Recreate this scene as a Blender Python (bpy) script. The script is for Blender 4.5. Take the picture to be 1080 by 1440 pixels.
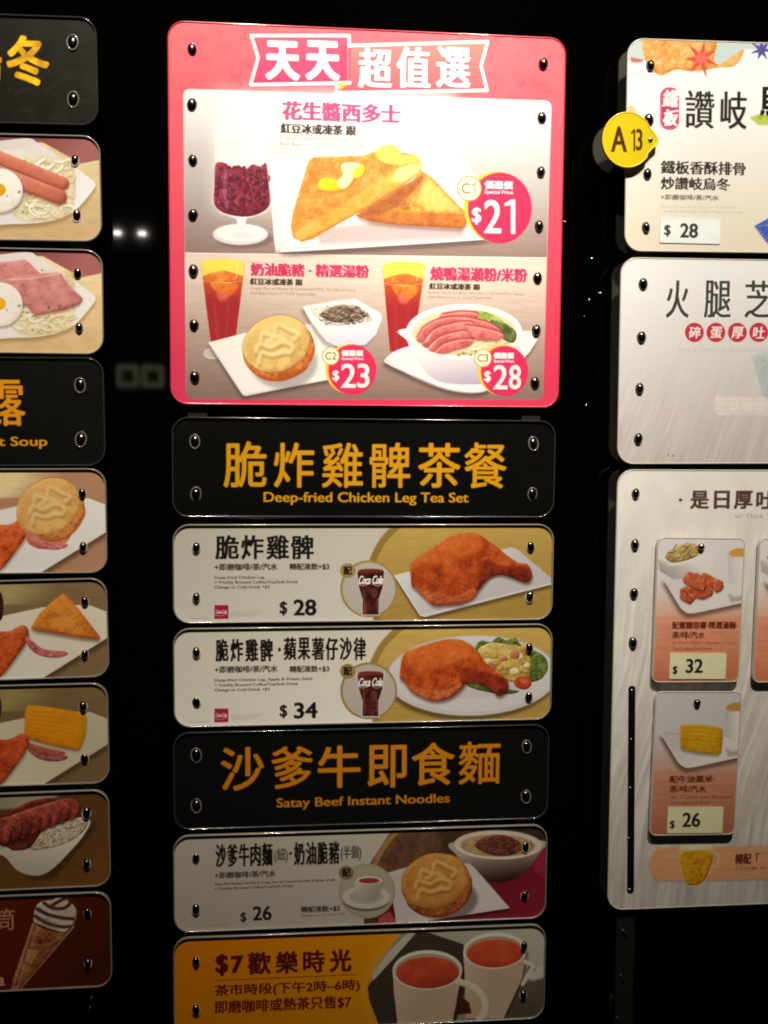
import bpy, math, random
import numpy as np
from mathutils import Matrix, Vector

S = bpy.context.scene
for _o in list(bpy.data.objects):
    bpy.data.objects.remove(_o)
C = S.collection

# ------------------------------------------------------------------ camera
F_PX = 1500.0                      # focal length in pixels of the 1080x1440 frame
YAW, PITCH, ROLL = [math.radians(a) for a in (-5.739, -4.574, 0.403)]
def _rot(yaw, pitch, roll):
    cy, sy, cp, sp, cr, sr = math.cos(yaw), math.sin(yaw), math.cos(pitch), math.sin(pitch), math.cos(roll), math.sin(roll)
    rx = np.array([[1, 0, 0], [0, cp, -sp], [0, sp, cp]]); b = np.array([[1, 0, 0], [0, 0, -1], [0, 1, 0]])
    rz = np.array([[cy, -sy, 0], [sy, cy, 0], [0, 0, 1]]); rr = np.array([[cr, -sr, 0], [sr, cr, 0], [0, 0, 1]])
    return rz @ rx @ b @ rr
RC = _rot(YAW, PITCH, ROLL)
cam_d = bpy.data.cameras.new('camera'); cam = bpy.data.objects.new('camera', cam_d); C.objects.link(cam)
cam_d.sensor_fit = 'VERTICAL'; cam_d.sensor_height = 36; cam_d.lens = F_PX * 36 / 1440
cam_d.clip_start = 0.01; cam_d.clip_end = 100
M = Matrix([list(r) for r in RC]).to_4x4(); M.translation = (0, -1.5, 0)
cam.matrix_world = M
S.camera = cam

# ------------------------------------------------------------------ world, lamps, exposure
W = bpy.data.worlds.new('World'); S.world = W; W.use_nodes = True
bg = W.node_tree.nodes['Background']; bg.inputs[0].default_value = (1, .85, .65, 1); bg.inputs[1].default_value = 0.004
S.view_settings.view_transform = 'Standard'; S.view_settings.look = 'None'
S.cycles.filter_width = 1.9; S.view_settings.exposure = 0; S.view_settings.gamma = 1
def lamp(name, loc, aim, power, size, col=(1, .875, .71), spread=140, shape='DISK'):
    d = bpy.data.lights.new(name, 'AREA'); d.shape = shape; d.size = size; d.energy = power; d.color = col
    d.spread = math.radians(spread)
    o = bpy.data.objects.new(name, d); C.objects.link(o); o.location = loc
    o.rotation_euler = (Vector(aim) - Vector(loc)).to_track_quat('-Z', 'Y').to_euler()
    return o
def spot(x):
    d = bpy.data.lights.new('track_spotlight', 'SPOT'); d.spot_size = math.radians(43); d.spot_blend = 1; d.energy = SPOT_W; d.shadow_soft_size = .05; d.color = (1, .875, .71)
    o = bpy.data.objects.new('track_spotlight', d); C.objects.link(o); o.location = (x, -1.3, 1.9)
    o.rotation_euler = (Vector((x, 0, .4)) - Vector(o.location)).to_track_quat('-Z', 'Y').to_euler()
SPOT_W = 314; SPOTS = (-.15, .60)
for x_ in SPOTS: spot(x_)
def beam(x, z):
    """relative light reaching the panel plane, used only to turn the colours seen in the photo into print colours"""
    e = 0
    for sx in SPOTS:
        dx, dy, dz = x - sx, 1.3, z - 1.9; r = math.sqrt(dx * dx + dy * dy + dz * dz); n = math.hypot(1.3, 1.5); c = (dy * 1.3 + dz * -1.5) / (r * n); h = math.cos(math.radians(21.5))
        t = min(max((c - h) / (1 - h), 0), 1); e += 1.3 / r ** 3 * t * t * (3 - 2 * t)
    return e
# two small downlights far behind the camera, seen as a pair of glints in the gloss-black backing
for gx in (-1.089, -.922):
    d_ = lamp('ceiling_downlight', (gx, -6.0, 1.313), (gx, 0, 1.3), .10, .055, (1, .95, .86), 120, 'ELLIPSE'); d_.data.size_y = .026

# ------------------------------------------------------------------ photo pixel -> point on the front plane of the panels (metres)
def B(p):
    d = RC @ np.array([p[0] - 540.0, -(p[1] - 720.0), -F_PX])
    return np.array([d[0] / d[1] * 1.5, d[2] / d[1] * 1.5])

# ------------------------------------------------------------------ materials
def mat(name, col, rough=.5, metal=0, coat=0, spec=.5, noise=0, nscale=40):
    m = bpy.data.materials.new(name); m.use_nodes = True; nt = m.node_tree; p = nt.nodes['Principled BSDF']
    p.inputs['Base Color'].default_value = (*col, 1); p.inputs['Roughness'].default_value = rough
    p.inputs['Metallic'].default_value = metal; p.inputs['Coat Weight'].default_value = coat
    p.inputs['Coat Roughness'].default_value = .06; p.inputs['Specular IOR Level'].default_value = spec
    if noise:
        tc = nt.nodes.new('ShaderNodeTexCoord'); n = nt.nodes.new('ShaderNodeTexNoise'); n.inputs['Scale'].default_value = nscale
        n.inputs['Detail'].default_value = 6; r = nt.nodes.new('ShaderNodeMapRange')
        r.inputs['To Min'].default_value = max(0, rough - noise); r.inputs['To Max'].default_value = rough + noise
        nt.links.new(tc.outputs['Object'], n.inputs['Vector']); nt.links.new(n.outputs['Fac'], r.inputs['Value'])
        nt.links.new(r.outputs['Result'], p.inputs['Roughness'])
    return m
M_BACK = mat('gloss_black_backing', (.0005, .0005, .0004), .035, spec=.5, noise=.012, nscale=9)
M_RAIL = mat('smoked_acrylic_rail', (.018, .017, .013), .3, coat=.3, noise=.1)
M_BODY = mat('panel_body', (.10, .095, .08), .35, noise=.1)
M_RIML = mat('clear_acrylic_edge', (.26, .245, .21), .2, coat=1, noise=.06, nscale=60)
M_RIMW = mat('pale_acrylic_edge', (.62, .60, .53), .25, coat=1, noise=.06, nscale=60)
M_RIMD = mat('clear_acrylic_edge_over_black', (.035, .035, .032), .14, coat=1, metal=.0, noise=.08, nscale=30)
M_RIMP = mat('pink_panel_edge', (.62, .035, .085), .25, coat=1, noise=.06)
M_PIN = mat('polished_steel_pin', (.13, .115, .10), .20, metal=1, noise=.08, nscale=150)
M_RING = mat('pale_highlight_collar', (.62, .60, .55), .22, coat=1)  # pale colour stands in for the highlight round each pin
M_RINGD = mat('clear_pin_collar_over_black', (.16, .16, .15), .18, coat=1)
M_DARK = mat('slot_black', (.004, .004, .004), .35)
M_STEEL = mat('steel_screw', (.42, .40, .37), .24, metal=1)
M_GLINT = mat('bright_steel_tip', (.8, .78, .74), .3, metal=1)
M_EDGEY = mat('yellow_acrylic_edge', (.80, .60, .01), .25, coat=.6)

# ------------------------------------------------------------------ painter for flat print
FD = {11: .86, 12: .84, 13: .76, 14: .94, 21: .93, 22: .93, 23: .86, 24: .80, 25: .76, 26: .80, 27: .85, 31: 1, 33: .92, 51: .88, 52: .86, 53: .88, 61: 1}   # how much saturated colours are darkened, per panel
BEAM_K = 6.36
KP = 2200.0        # canvas pixels per metre
def lin(c): c = np.asarray(c, float) / 255; return np.where(c <= .04045, c / 12.92, ((c + .055) / 1.055) ** 2.4)
def unlin(v): v = np.clip(v, 0, 1); return np.where(v <= .0031308, v * 12.92, 1.055 * v ** (1 / 2.4) - .055)

def parity(segs, H, Wd):
    x0, y0, x1, y1 = segs.T
    k = y0 > y1
    x0, x1 = np.where(k, x1, x0), np.where(k, x0, x1); y0, y1 = np.where(k, y1, y0), np.where(k, y0, y1)
    r0 = np.maximum(np.ceil(y0 - .5), 0).astype(int); r1 = np.minimum(np.ceil(y1 - .5), H).astype(int)
    n = np.maximum(r1 - r0, 0); ok = n > 0
    x0, y0, x1, y1, r0, n = [a[ok] for a in (x0, y0, x1, y1, r0, n)]
    acc = np.zeros((H, Wd + 1), np.int32)
    if len(n):
        idx = np.repeat(np.arange(len(n)), n); off = np.arange(n.sum()) - np.repeat(np.cumsum(n) - n, n)
        r = r0[idx] + off; t = (r + .5 - y0[idx]) / (y1[idx] - y0[idx]); x = x0[idx] + t * (x1[idx] - x0[idx])
        c = np.clip(np.ceil(x - .5), 0, Wd).astype(int)
        np.add.at(acc, (r, c), 1)
    return (np.cumsum(acc, 1)[:, :Wd] & 1).astype(np.float32)

def down(m, s): h, w = m.shape; return m.reshape(h // s, s, w // s, s).mean((1, 3))
def box1(a, r, ax):
    a = np.moveaxis(a, ax, 0); n = a.shape[0]; r = min(r, n - 1)
    p = np.concatenate([np.repeat(a[:1], r + 1, 0), a, np.repeat(a[-1:], r, 0)]); c = np.cumsum(p, 0, dtype=np.float64)
    return np.moveaxis(((c[2 * r + 1:] - c[:-2 * r - 1]) / (2 * r + 1)).astype(np.float32), 0, ax)
def blur(a, r):
    if r < .35: return a
    if r < 1:
        for ax in (0, 1):
            b = np.moveaxis(a, ax, 0); c = b.copy(); c[1:-1] = b[1:-1] * (1 - r * .6) + (b[:-2] + b[2:]) * r * .3; a = np.moveaxis(c, 0, ax)
        return a
    k = max(1, int(round(r * .9)))
    for _ in range(2):
        a = box1(box1(a, k, 0), k, 1)
    return a
def noise(h, w, sc, seed, octv=3):
    out = np.zeros((h, w), np.float32); amp = 1; tot = 0; sx, sy = (sc if isinstance(sc, tuple) else (sc, sc))
    for o in range(octv):
        rg = np.random.RandomState(seed * 17 + o); gh, gw = int(h / sy) + 3, int(w / sx) + 3; g = rg.rand(gh, gw).astype(np.float32)
        y = np.arange(h) / sy; x = np.arange(w) / sx; yi = y.astype(int); xi = x.astype(int); fy = (y - yi)[:, None]; fx = (x - xi)[None]
        fy = fy * fy * (3 - 2 * fy); fx = fx * fx * (3 - 2 * fx)
        a = g[yi][:, xi]; b = g[yi][:, xi + 1]; c = g[yi + 1][:, xi]; d = g[yi + 1][:, xi + 1]
        out += amp * ((a * (1 - fx) + b * fx) * (1 - fy) + (c * (1 - fx) + d * fx) * fy); tot += amp; amp *= .55; sx = max(1.5, sx / 2); sy = max(1.5, sy / 2)
    return out / tot
def smooth_pts(P, n=8, closed=True):
    P = np.asarray(P, float); N = len(P); out = []
    for i in range(N if closed else N - 1):
        if closed: a, b, c, d = P[(i - 1) % N], P[i], P[(i + 1) % N], P[(i + 2) % N]
        else: a, b, c, d = P[max(i - 1, 0)], P[i], P[i + 1], P[min(i + 2, N - 1)]
        for t in np.arange(n) / n:
            out.append(.5 * ((2 * b) + (c - a) * t + (2 * a - 5 * b + 4 * c - d) * t * t + (3 * b - a - 3 * c + d) * t ** 3))
    if not closed: out.append(P[-1])
    return np.array(out)
def ell(cx, cy, rx, ry, rot=0, n=40, a0=0, a1=360):
    a = np.radians(np.linspace(a0, a1, n, endpoint=(a1 - a0) % 360 != 0)); c, s = math.cos(math.radians(rot)), math.sin(math.radians(rot))
    x, y = rx * np.cos(a), ry * np.sin(a); return np.stack([cx + x * c - y * s, cy + x * s + y * c], 1)
def rrect(x0, y0, x1, y1, r, n=6):
    P = []
    for cx, cy, a in ((x1 - r, y0 + r, -90), (x1 - r, y1 - r, 0), (x0 + r, y1 - r, 90), (x0 + r, y0 + r, 180)):
        for i in range(n + 1):
            t = math.radians(a + 90 * i / n); P.append((cx + r * math.cos(t), cy + r * math.sin(t)))
    return np.array(P)

_glyph = {}
def glyph_edges(s):
    if s in _glyph: return _glyph[s]
    c = bpy.data.curves.new('lettering', 'FONT'); c.body = s; c.resolution_u = 4; o = bpy.data.objects.new('lettering', c); C.objects.link(o)
    dg = bpy.context.evaluated_depsgraph_get(); dg.update(); me = bpy.data.meshes.new_from_object(o.evaluated_get(dg))
    co = np.empty(len(me.vertices) * 3, np.float32); me.vertices.foreach_get('co', co); co = co.reshape(-1, 3)[:, :2]
    le = np.empty(len(me.loops), np.int32); me.loops.foreach_get('edge_index', le); cnt = np.bincount(le, minlength=len(me.edges))
    ev = np.empty(len(me.edges) * 2, np.int32); me.edges.foreach_get('vertices', ev); ev = ev.reshape(-1, 2)[cnt == 1]
    seg = np.concatenate([co[ev[:, 0]], co[ev[:, 1]]], 1)
    lo, hi = co.min(0), co.max(0)
    bpy.data.objects.remove(o); bpy.data.curves.remove(c); bpy.data.meshes.remove(me)
    _glyph[s] = (seg, lo, hi); return _glyph[s]
def dilate(m, rx, ry):
    out = m.copy(); H, Wd = m.shape
    for dy in range(-int(ry), int(ry) + 1):
        q = 1 - (dy / (ry + .5)) ** 2; k = int(round(rx * math.sqrt(max(q, 0))))
        rows = np.zeros_like(m)
        if dy >= 0: rows[dy:] = m[:H - dy]
        else: rows[:dy] = m[-dy:]
        cs = np.cumsum(np.pad(rows, ((0, 0), (k + 1, k))), 1)
        out = np.maximum(out, (cs[:, 2 * k + 1:] - cs[:, :-2 * k - 1] > .5).astype(np.float32))
    return out

class Canvas:
    """flat print of one panel: x right, y down, in the panel's own plane"""
    def __init__(s, ctr, ang, w, h, white, base, seed=1):
        s.c, s.a, s.wm, s.hm = ctr, ang, w, h; s.w, s.h = int(round(w * KP)), int(round(h * KP)); s.white = BEAM_K * beam(ctr[0], ctr[1]) * np.array([1, .872, .70]) * (.53 if h > .5 and w < .6 and ctr[0] < .3 else 1); s.seed = seed; s.cnt = 0; s.fd = FD.get(seed, .95)  # beam is wide, so lower prints carry some light fall-off in their colour
        s.px = np.empty((s.h, s.w, 3), np.float32); s.px[:] = s.col(base)
    def col(s, c):
        c = np.asarray(c, float); sat = (c.max() - c.min()) / max(c.max(), 1); c = c * (1 - (1 - s.fd) * min(1, max(0, sat - .22) * 2.6)) * (1, 1 - .04 * sat, 1 - .08 * sat)
        v = lin(c) / s.white * .80; q = min(1, sat * 2.2); return unlin(np.minimum(v * (1 - q + q * min(1, .88 / max(v.max(), 1e-6))), .90)).astype(np.float32)
    def T(s, P):
        P = np.atleast_2d(np.asarray(P, float)); ca, sa = math.cos(s.a), math.sin(s.a)
        Bp = np.array([B(p) for p in P]) - s.c; u = Bp[:, 0] * ca + Bp[:, 1] * sa; v = -Bp[:, 0] * sa + Bp[:, 1] * ca
        return np.stack([(u + s.wm / 2) * s.w / s.wm, (s.hm / 2 - v) * s.h / s.hm], 1)
    def win(s, Q, pad):
        x0, y0 = np.floor(Q.min(0) - pad).astype(int); x1, y1 = np.ceil(Q.max(0) + pad).astype(int)
        x0, y0 = max(x0, 0), max(y0, 0); x1, y1 = min(x1, s.w), min(y1, s.h)
        return (x0, y0, x1, y1) if x1 - x0 > 3 and y1 - y0 > 3 else None
    def mask(s, P, soft=.7, pad=0, sm=False, T=True):
        Q = s.T(P) if T else np.asarray(P, float)
        if sm: Q = smooth_pts(Q)
        w = s.win(Q, pad + soft * 3 + 2)
        if w is None: return None, None
        x0, y0, x1, y1 = w; R = np.roll(Q, -1, 0); sg = np.concatenate([Q - (x0, y0), R - (x0, y0)], 1) * 3
        return blur(down(parity(sg, (y1 - y0) * 3, (x1 - x0) * 3), 3), soft), w
    def comp(s, m, w, col, alpha=1):
        x0, y0, x1, y1 = w; a = (m * alpha)[..., None]; p = s.px[y0:y1, x0:x1]
        s.px[y0:y1, x0:x1] = p * (1 - a) + (s.col(col) if isinstance(col, tuple) else col) * a
    def fill(s, P, col, soft=.7, alpha=1, sm=False):
        m, w = s.mask(P, soft, sm=sm)
        if m is not None: s.comp(m, w, col, alpha)
    def grad(s, P, c0, c1, p0, p1, soft=.7, alpha=1, sm=False, power=1):
        m, w = s.mask(P, soft, sm=sm)
        if m is None: return
        a, b = s.T([p0, p1]); d = b - a; yy, xx = np.mgrid[w[1]:w[3], w[0]:w[2]]
        t = np.clip(((xx - a[0]) * d[0] + (yy - a[1]) * d[1]) / (d @ d), 0, 1)[..., None] ** power
        s.comp(m, w, (s.col(c0) * (1 - t) + s.col(c1) * t).astype(np.float32), alpha)
    def food(s, P, dark, mid, light, r=(3, 8), k=1.0, amp=.5, ns=9, soft=.8, sm=True, ang=(-.45, -.8), alpha=1, spec=0, ao=.35, inner=None):
        s.cnt += 1
        m, w = s.mask(P, soft, sm=sm)
        if m is None: return
        h, wd = m.shape; H = sum(blur(m, q) * q for q in r); H = H + amp * noise(h, wd, ns, s.seed * 31 + s.cnt, 3) * ns * .5
        gy, gx = np.gradient(H); sh = .5 + k * (gx * -ang[0] + gy * -ang[1]) * .55
        q_ = min(1, amp + .3); yy, xx = np.mgrid[0:h, 0:wd]
        sh = sh - ao * (1 - blur(m, max(r) * .7)) * .9 + (noise(h, wd, ns * 2.2, s.seed * 57 + s.cnt, 2) - .5) * .5 * q_ + (noise(h, wd, ns * 6, s.seed * 91 + s.cnt, 2) - .5) * .45 * q_
        sh = sh + (noise(h, wd, 2.4, s.seed * 13 + s.cnt, 1) - .5) * .22 * q_ + (.10 - .20 * (yy / max(h, 1) * .7 + xx / max(wd, 1) * .3)) * (1 if max(r) > 5 else .4)
        cr = np.clip((noise(h, wd, max(3, ns * .8), s.seed * 7 + s.cnt + 400, 2) - .62) * 5, 0, 1) * q_; sh = sh - cr * .22
        if inner is not None: sh = sh + inner
        sh = np.clip(sh, 0, 1)[..., None]; D, Mi, L = s.col(dark), s.col(mid), s.col(light)
        c = np.where(sh < .5, D + (Mi - D) * sh * 2, Mi + (L - Mi) * (sh - .5) * 2).astype(np.float32)
        if spec:
            sp = np.clip((noise(h, wd, ns * .7, s.cnt + 900, 2) - .66) * 6, 0, 1)[..., None] * spec; c = c * (1 - sp) + s.col((255, 245, 225)) * sp
        s.comp(m, w, c, alpha)
    def line(s, P, width, col, soft=.6, alpha=1, sm=True, closed=False):
        Q = s.T(P); Q = smooth_pts(Q, 8, closed) if sm else (np.vstack([Q, Q[:1]]) if closed else Q); hw = width * KP / 2000
        if closed and sm: Q = np.vstack([Q, Q[:1]])
        w = s.win(Q, hw + soft * 3 + 2)
        if w is None: return
        x0, y0, x1, y1 = w; yy, xx = np.mgrid[y0:y1, x0:x1].astype(np.float32); dmin = np.full(xx.shape, 1e9, np.float32)
        for a, b in zip(Q[:-1], Q[1:]):
            d = b - a; L = d @ d + 1e-9; t = np.clip(((xx + .5 - a[0]) * d[0] + (yy + .5 - a[1]) * d[1]) / L, 0, 1)
            dmin = np.minimum(dmin, np.hypot(xx + .5 - a[0] - t * d[0], yy + .5 - a[1] - t * d[1]))
        s.comp(blur(np.clip(hw + .5 - dmin, 0, 1), soft), w, col, alpha)
    def shadow(s, P, dx, dy, soft, alpha, col=(60, 45, 40), sm=False):
        m, w = s.mask(np.asarray(P, float) + (dx, dy), 0, pad=soft * 2.5, sm=sm)
        if m is not None: s.comp(blur(m, soft), w, col, alpha)
    def mottle(s, P, sc, amp, seed=5, sm=False, soft=2, octv=3):
        m, w = s.mask(P, soft, sm=sm)
        if m is None: return
        n = (noise(m.shape[0], m.shape[1], sc, seed, octv) - .5) * 2 * amp; x0, y0, x1, y1 = w
        s.px[y0:y1, x0:x1] = np.clip(s.px[y0:y1, x0:x1] * (1 + (n * m)[..., None]), 0, 1)
    def grain(s, P, shear, sc, amp, seed, fade=None, curve=0, power=1):
        m, w = s.mask(P, 0)
        if m is None: return
        h, wd = m.shape; ext = int(abs(shear) * h + abs(curve) * 60) + 4; n = noise(h, wd + ext, sc, seed, 3); yy = np.arange(h)
        off = (yy * abs(shear) + curve * 30 * (1 + np.sin(yy / 140.0))).astype(int); off = np.clip(off, 0, ext); n = n[yy[:, None], off[:, None] + np.arange(wd)[None]]
        n = (n - .5) * 2; n = np.sign(n) * np.abs(n) ** power * amp
        if fade: a, b_ = s.T([(900, fade[0]), (900, fade[1])])[:, 1]; n = n * np.clip((np.arange(w[1], w[3]) - a) / (b_ - a), 0, 1)[:, None]
        x0, y0, x1, y1 = w; s.px[y0:y1, x0:x1] = np.clip(s.px[y0:y1, x0:x1] * (1 + (n * m)[..., None]), 0, 1)
    def text(s, t, x0, y0, x1, y1, col, bx=0, by=None, shear=0, soft=.5, alpha=1, halo=None, shadow=None, inner=None, rnd_=0):
        """lettering set so that its ink fills the box; bx/by = stroke emboldening in mm"""
        by = bx if by is None else by; seg, lo, hi = glyph_edges(t)
        a = s.T([(x0, y0)])[0]; wd = s.T([(x1, y0)])[0][0] - a[0]; ht = s.T([(x0, y1)])[0][1] - a[1]; g = KP / 1000
        ex, ey = bx * g, by * g; sx = (wd - 2 * ex) / (hi[0] - lo[0]); sy = (ht - 2 * ey) / (hi[1] - lo[1]); q = seg.copy().astype(float)
        for i in (0, 2):
            Y = (hi[1] - q[:, i + 1]) * sy; q[:, i] = (q[:, i] - lo[0]) * sx + a[0] + ex + shear * (ht - Y); q[:, i + 1] = Y + a[1] + ey
        E = np.array([[a[0] - 1, a[1] - 1], [a[0] + wd + shear * ht + 1, a[1] + ht + 1]]); w = s.win(E, 10 + ex)
        if w is None: return
        X0, Y0, X1, Y1 = w; q[:, [0, 2]] -= X0; q[:, [1, 3]] -= Y0; m = parity(q * 3, (Y1 - Y0) * 3, (X1 - X0) * 3)
        if rnd_: e_ = rnd_ * g * 3; m = 1 - dilate(1 - m, e_, e_); m = dilate(m, e_, e_)
        big = dilate(m, ex * 3, ey * 3) if max(ex, ey) * 3 >= 1 else m
        if halo: s.comp(blur(np.clip(down(dilate(big, 3 * g * halo[1], 3 * g * halo[1]), 3), 0, 1), halo[2] if len(halo) > 2 else .6), w, halo[0], halo[3] if len(halo) > 3 else 1)
        f = blur(down(big, 3), soft)
        if shadow:
            dx, dy = int(shadow[1] * g), int(shadow[2] * g); s.comp(blur(np.roll(np.roll(f, dy, 0), dx, 1), 1), w, shadow[0], .7)
        if isinstance(col, list):
            t_ = np.clip((np.arange(Y0, Y1) - a[1]) / max(ht, 1), 0, 1)[:, None, None]; col = (s.col(col[0]) * (1 - t_) + s.col(col[1]) * t_).astype(np.float32)
            col = np.broadcast_to(col, f.shape + (3,))
        s.comp(f, w, col, alpha)
        if inner: s.comp(blur(down(m, 3), .4), w, inner, .8)
    def image(s, name):
        im = bpy.data.images.new(name, s.w, s.h); a = np.ones((s.h, s.w, 4), np.float32)
        gr = (np.random.RandomState(s.seed).rand(s.h, s.w, 1).astype(np.float32) - .5) * .022
        a[..., :3] = np.clip(s.px + blur(gr[..., 0], .7)[..., None], 0, 1); im.pixels.foreach_set(a[::-1].ravel()); im.update(); im.pack(); return im

def print_mat(name, im, rough=.38, coat=.35):
    m = bpy.data.materials.new(name); m.use_nodes = True; nt = m.node_tree; p = nt.nodes['Principled BSDF']
    t = nt.nodes.new('ShaderNodeTexImage'); t.image = im; t.extension = 'EXTEND'; nt.links.new(t.outputs[0], p.inputs['Base Color'])
    p.inputs['Roughness'].default_value = rough; p.inputs['Coat Weight'].default_value = coat; p.inputs['Coat Roughness'].default_value = .04
    # faint smears in the gloss of the sheet
    tc = nt.nodes.new('ShaderNodeTexCoord'); n = nt.nodes.new('ShaderNodeTexNoise'); n.inputs['Scale'].default_value = 22; n.inputs['Detail'].default_value = 5
    r = nt.nodes.new('ShaderNodeMapRange'); r.inputs['From Min'].default_value = .35; r.inputs['From Max'].default_value = .7; r.inputs['To Min'].default_value = .03; r.inputs['To Max'].default_value = .28
    nt.links.new(tc.outputs['Object'], n.inputs['Vector']); nt.links.new(n.outputs['Fac'], r.inputs['Value']); nt.links.new(r.outputs['Result'], p.inputs['Coat Roughness'])
    return m

# ------------------------------------------------------------------ geometry helpers (local x right, z up, front = -y; metres)
def mesh_obj(name, verts, faces, m, parent=None, smooth=False):
    me = bpy.data.meshes.new(name); me.from_pydata([tuple(v) for v in verts], [], faces); me.materials.append(m)
    me.validate(); me.update()
    if smooth: me.polygons.foreach_set('use_smooth', [True] * len(me.polygons))
    o = bpy.data.objects.new(name, me); C.objects.link(o)
    if parent: o.parent = parent
    return o
def prism(name, P, y0, y1, m, parent=None, bev=0):
    """outline P (x,z) clockwise or not, extruded from y0 (front) to y1, front edge chamfered by bev"""
    P = np.asarray(P); n = len(P); c = P.mean(0); d = P - np.roll(P, 1, 0); V = []
    area = .5 * np.sum(P[:, 0] * np.roll(P[:, 1], -1) - P[:, 1] * np.roll(P[:, 0], -1))
    if area > 0: P = P[::-1]
    nrm = np.roll(P, -1, 0) - np.roll(P, 1, 0); nrm = np.stack([-nrm[:, 1], nrm[:, 0]], 1); nrm /= np.linalg.norm(nrm, axis=1)[:, None] + 1e-12
    rings = [(y0, bev), (y0 + bev, 0), (y1, 0)] if bev else [(y0, 0), (y1, 0)]
    for y, b in rings:
        Q = P - nrm * b; V += [(q[0], y, q[1]) for q in Q]
    Fc = [tuple(range(n))[::-1], tuple(range(len(V) - n, len(V)))]
    for k in range(len(rings) - 1):
        for i in range(n): j = (i + 1) % n; Fc.append((k * n + i, k * n + j, (k + 1) * n + j, (k + 1) * n + i))
    o = mesh_obj(name, V, Fc, m, parent)
    import bmesh
    bm = bmesh.new(); bm.from_mesh(o.data); bmesh.ops.recalc_face_normals(bm, faces=bm.faces); bm.to_mesh(o.data); bm.free()
    return o
def sweep(name, P, prof, m, parent):
    """closed profile (outward offset, y) swept round the closed outline P"""
    P = np.asarray(P); area = .5 * np.sum(P[:, 0] * np.roll(P[:, 1], -1) - P[:, 1] * np.roll(P[:, 0], -1))
    if area < 0: P = P[::-1]
    n = len(P); t = np.roll(P, -1, 0) - np.roll(P, 1, 0); nr = np.stack([t[:, 1], -t[:, 0]], 1); nr /= np.linalg.norm(nr, axis=1)[:, None] + 1e-12
    V = []; K = len(prof)
    for i in range(n):
        for o_, y in prof: q = P[i] + nr[i] * o_; V.append((q[0], y, q[1]))
    Fc = [(i * K + k, ((i + 1) % n) * K + k, ((i + 1) % n) * K + (k + 1) % K, i * K + (k + 1) % K) for i in range(n) for k in range(K)]
    o = mesh_obj(name, V, Fc, m, parent, True)
    import bmesh
    bm = bmesh.new(); bm.from_mesh(o.data); bmesh.ops.recalc_face_normals(bm, faces=bm.faces); bm.to_mesh(o.data); bm.free()
    return o
def lrr(w, h, r, n=7):
    return rrect(-w / 2, -h / 2, w / 2, h / 2, r, n)
def tag(o, label, cat, group=None):
    o['label'] = label; o['category'] = cat
    if group: o['group'] = group

def dome_mesh(name, rx, rz, d, m, y0=0, nseg=20, nr=6, flat=.0, pw=2.0):
    V = [(0, y0 - d, 0)]; Fc = []
    for i in range(1, nr + 1):
        a = i / nr * math.pi / 2
        for k in range(nseg):
            t = 2 * math.pi * k / nseg; c, s_ = math.cos(t), math.sin(t)
            V.append((rx * math.sin(a) * abs(c) ** (2 / pw) * (1 if c > 0 else -1), y0 - d * math.cos(a), rz * math.sin(a) * abs(s_) ** (2 / pw) * (1 if s_ > 0 else -1)))
    for k in range(nseg): Fc.append((0, 1 + (k + 1) % nseg, 1 + k))
    for i in range(nr - 1):
        for k in range(nseg):
            a = 1 + i * nseg + k; b = 1 + i * nseg + (k + 1) % nseg; Fc.append((a, b, b + nseg, a + nseg))
    me = bpy.data.meshes.new(name); me.from_pydata(V, [], Fc); me.materials.append(m); me.update(); me.polygons.foreach_set('use_smooth', [True] * len(me.polygons))
    return me
def ring_mesh(name, rx, rz, r, m, y0=0, nseg=24, k=8):
    V = []; Fc = []
    for i in range(nseg):
        t = 2 * math.pi * i / nseg; c, s_ = math.cos(t), math.sin(t)
        for j in range(k):
            a = 2 * math.pi * j / k; V.append(((rx + r * math.cos(a)) * c, y0 + r * math.sin(a), (rz + r * math.cos(a)) * s_))
    for i in range(nseg):
        for j in range(k): Fc.append((i * k + j, ((i + 1) % nseg) * k + j, ((i + 1) % nseg) * k + (j + 1) % k, i * k + (j + 1) % k))
    me = bpy.data.meshes.new(name); me.from_pydata(V, [], Fc); me.materials.append(m); me.update(); me.polygons.foreach_set('use_smooth', [True] * len(me.polygons))
    return me
ME_PIN = dome_mesh('mounting_pin', .0058, .0079, .0046, M_PIN, -.0002, 24, 8, pw=2.3)
COLLAR = {'L': ring_mesh('pin_collar', .0060, .0082, .0009, M_RING, -.0003), 'H': ring_mesh('pin_collar', .0068, .0097, .0010, M_RINGD, -.0005), 'D': ring_mesh('pin_collar', .0061, .0084, .0005, M_PIN, -.0002)}
rnd = random.Random(4)

def fitrect(quad):
    q = [B(p) for p in quad]; TL, TR, BR, BL = q; c = sum(q) / 4
    d = (TR - TL) + (BR - BL); a = math.atan2(d[1], d[0]); ca, sa = math.cos(a), math.sin(a)
    w = (np.linalg.norm(TR - TL) + np.linalg.norm(BR - BL)) / 2; hv = np.array([-sa, ca]); h = ((TL - BL) @ hv + (TR - BR) @ hv) / 2
    return c, a, w, h
def uv_front(o, w, h):
    me = o.data; uv = me.uv_layers.new(name='print'); co = [me.vertices[l.vertex_index].co for l in me.loops]
    uv.data.foreach_set('uv', [x for c in co for x in (c.x / w + .5, c.z / h + .5)])

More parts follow.
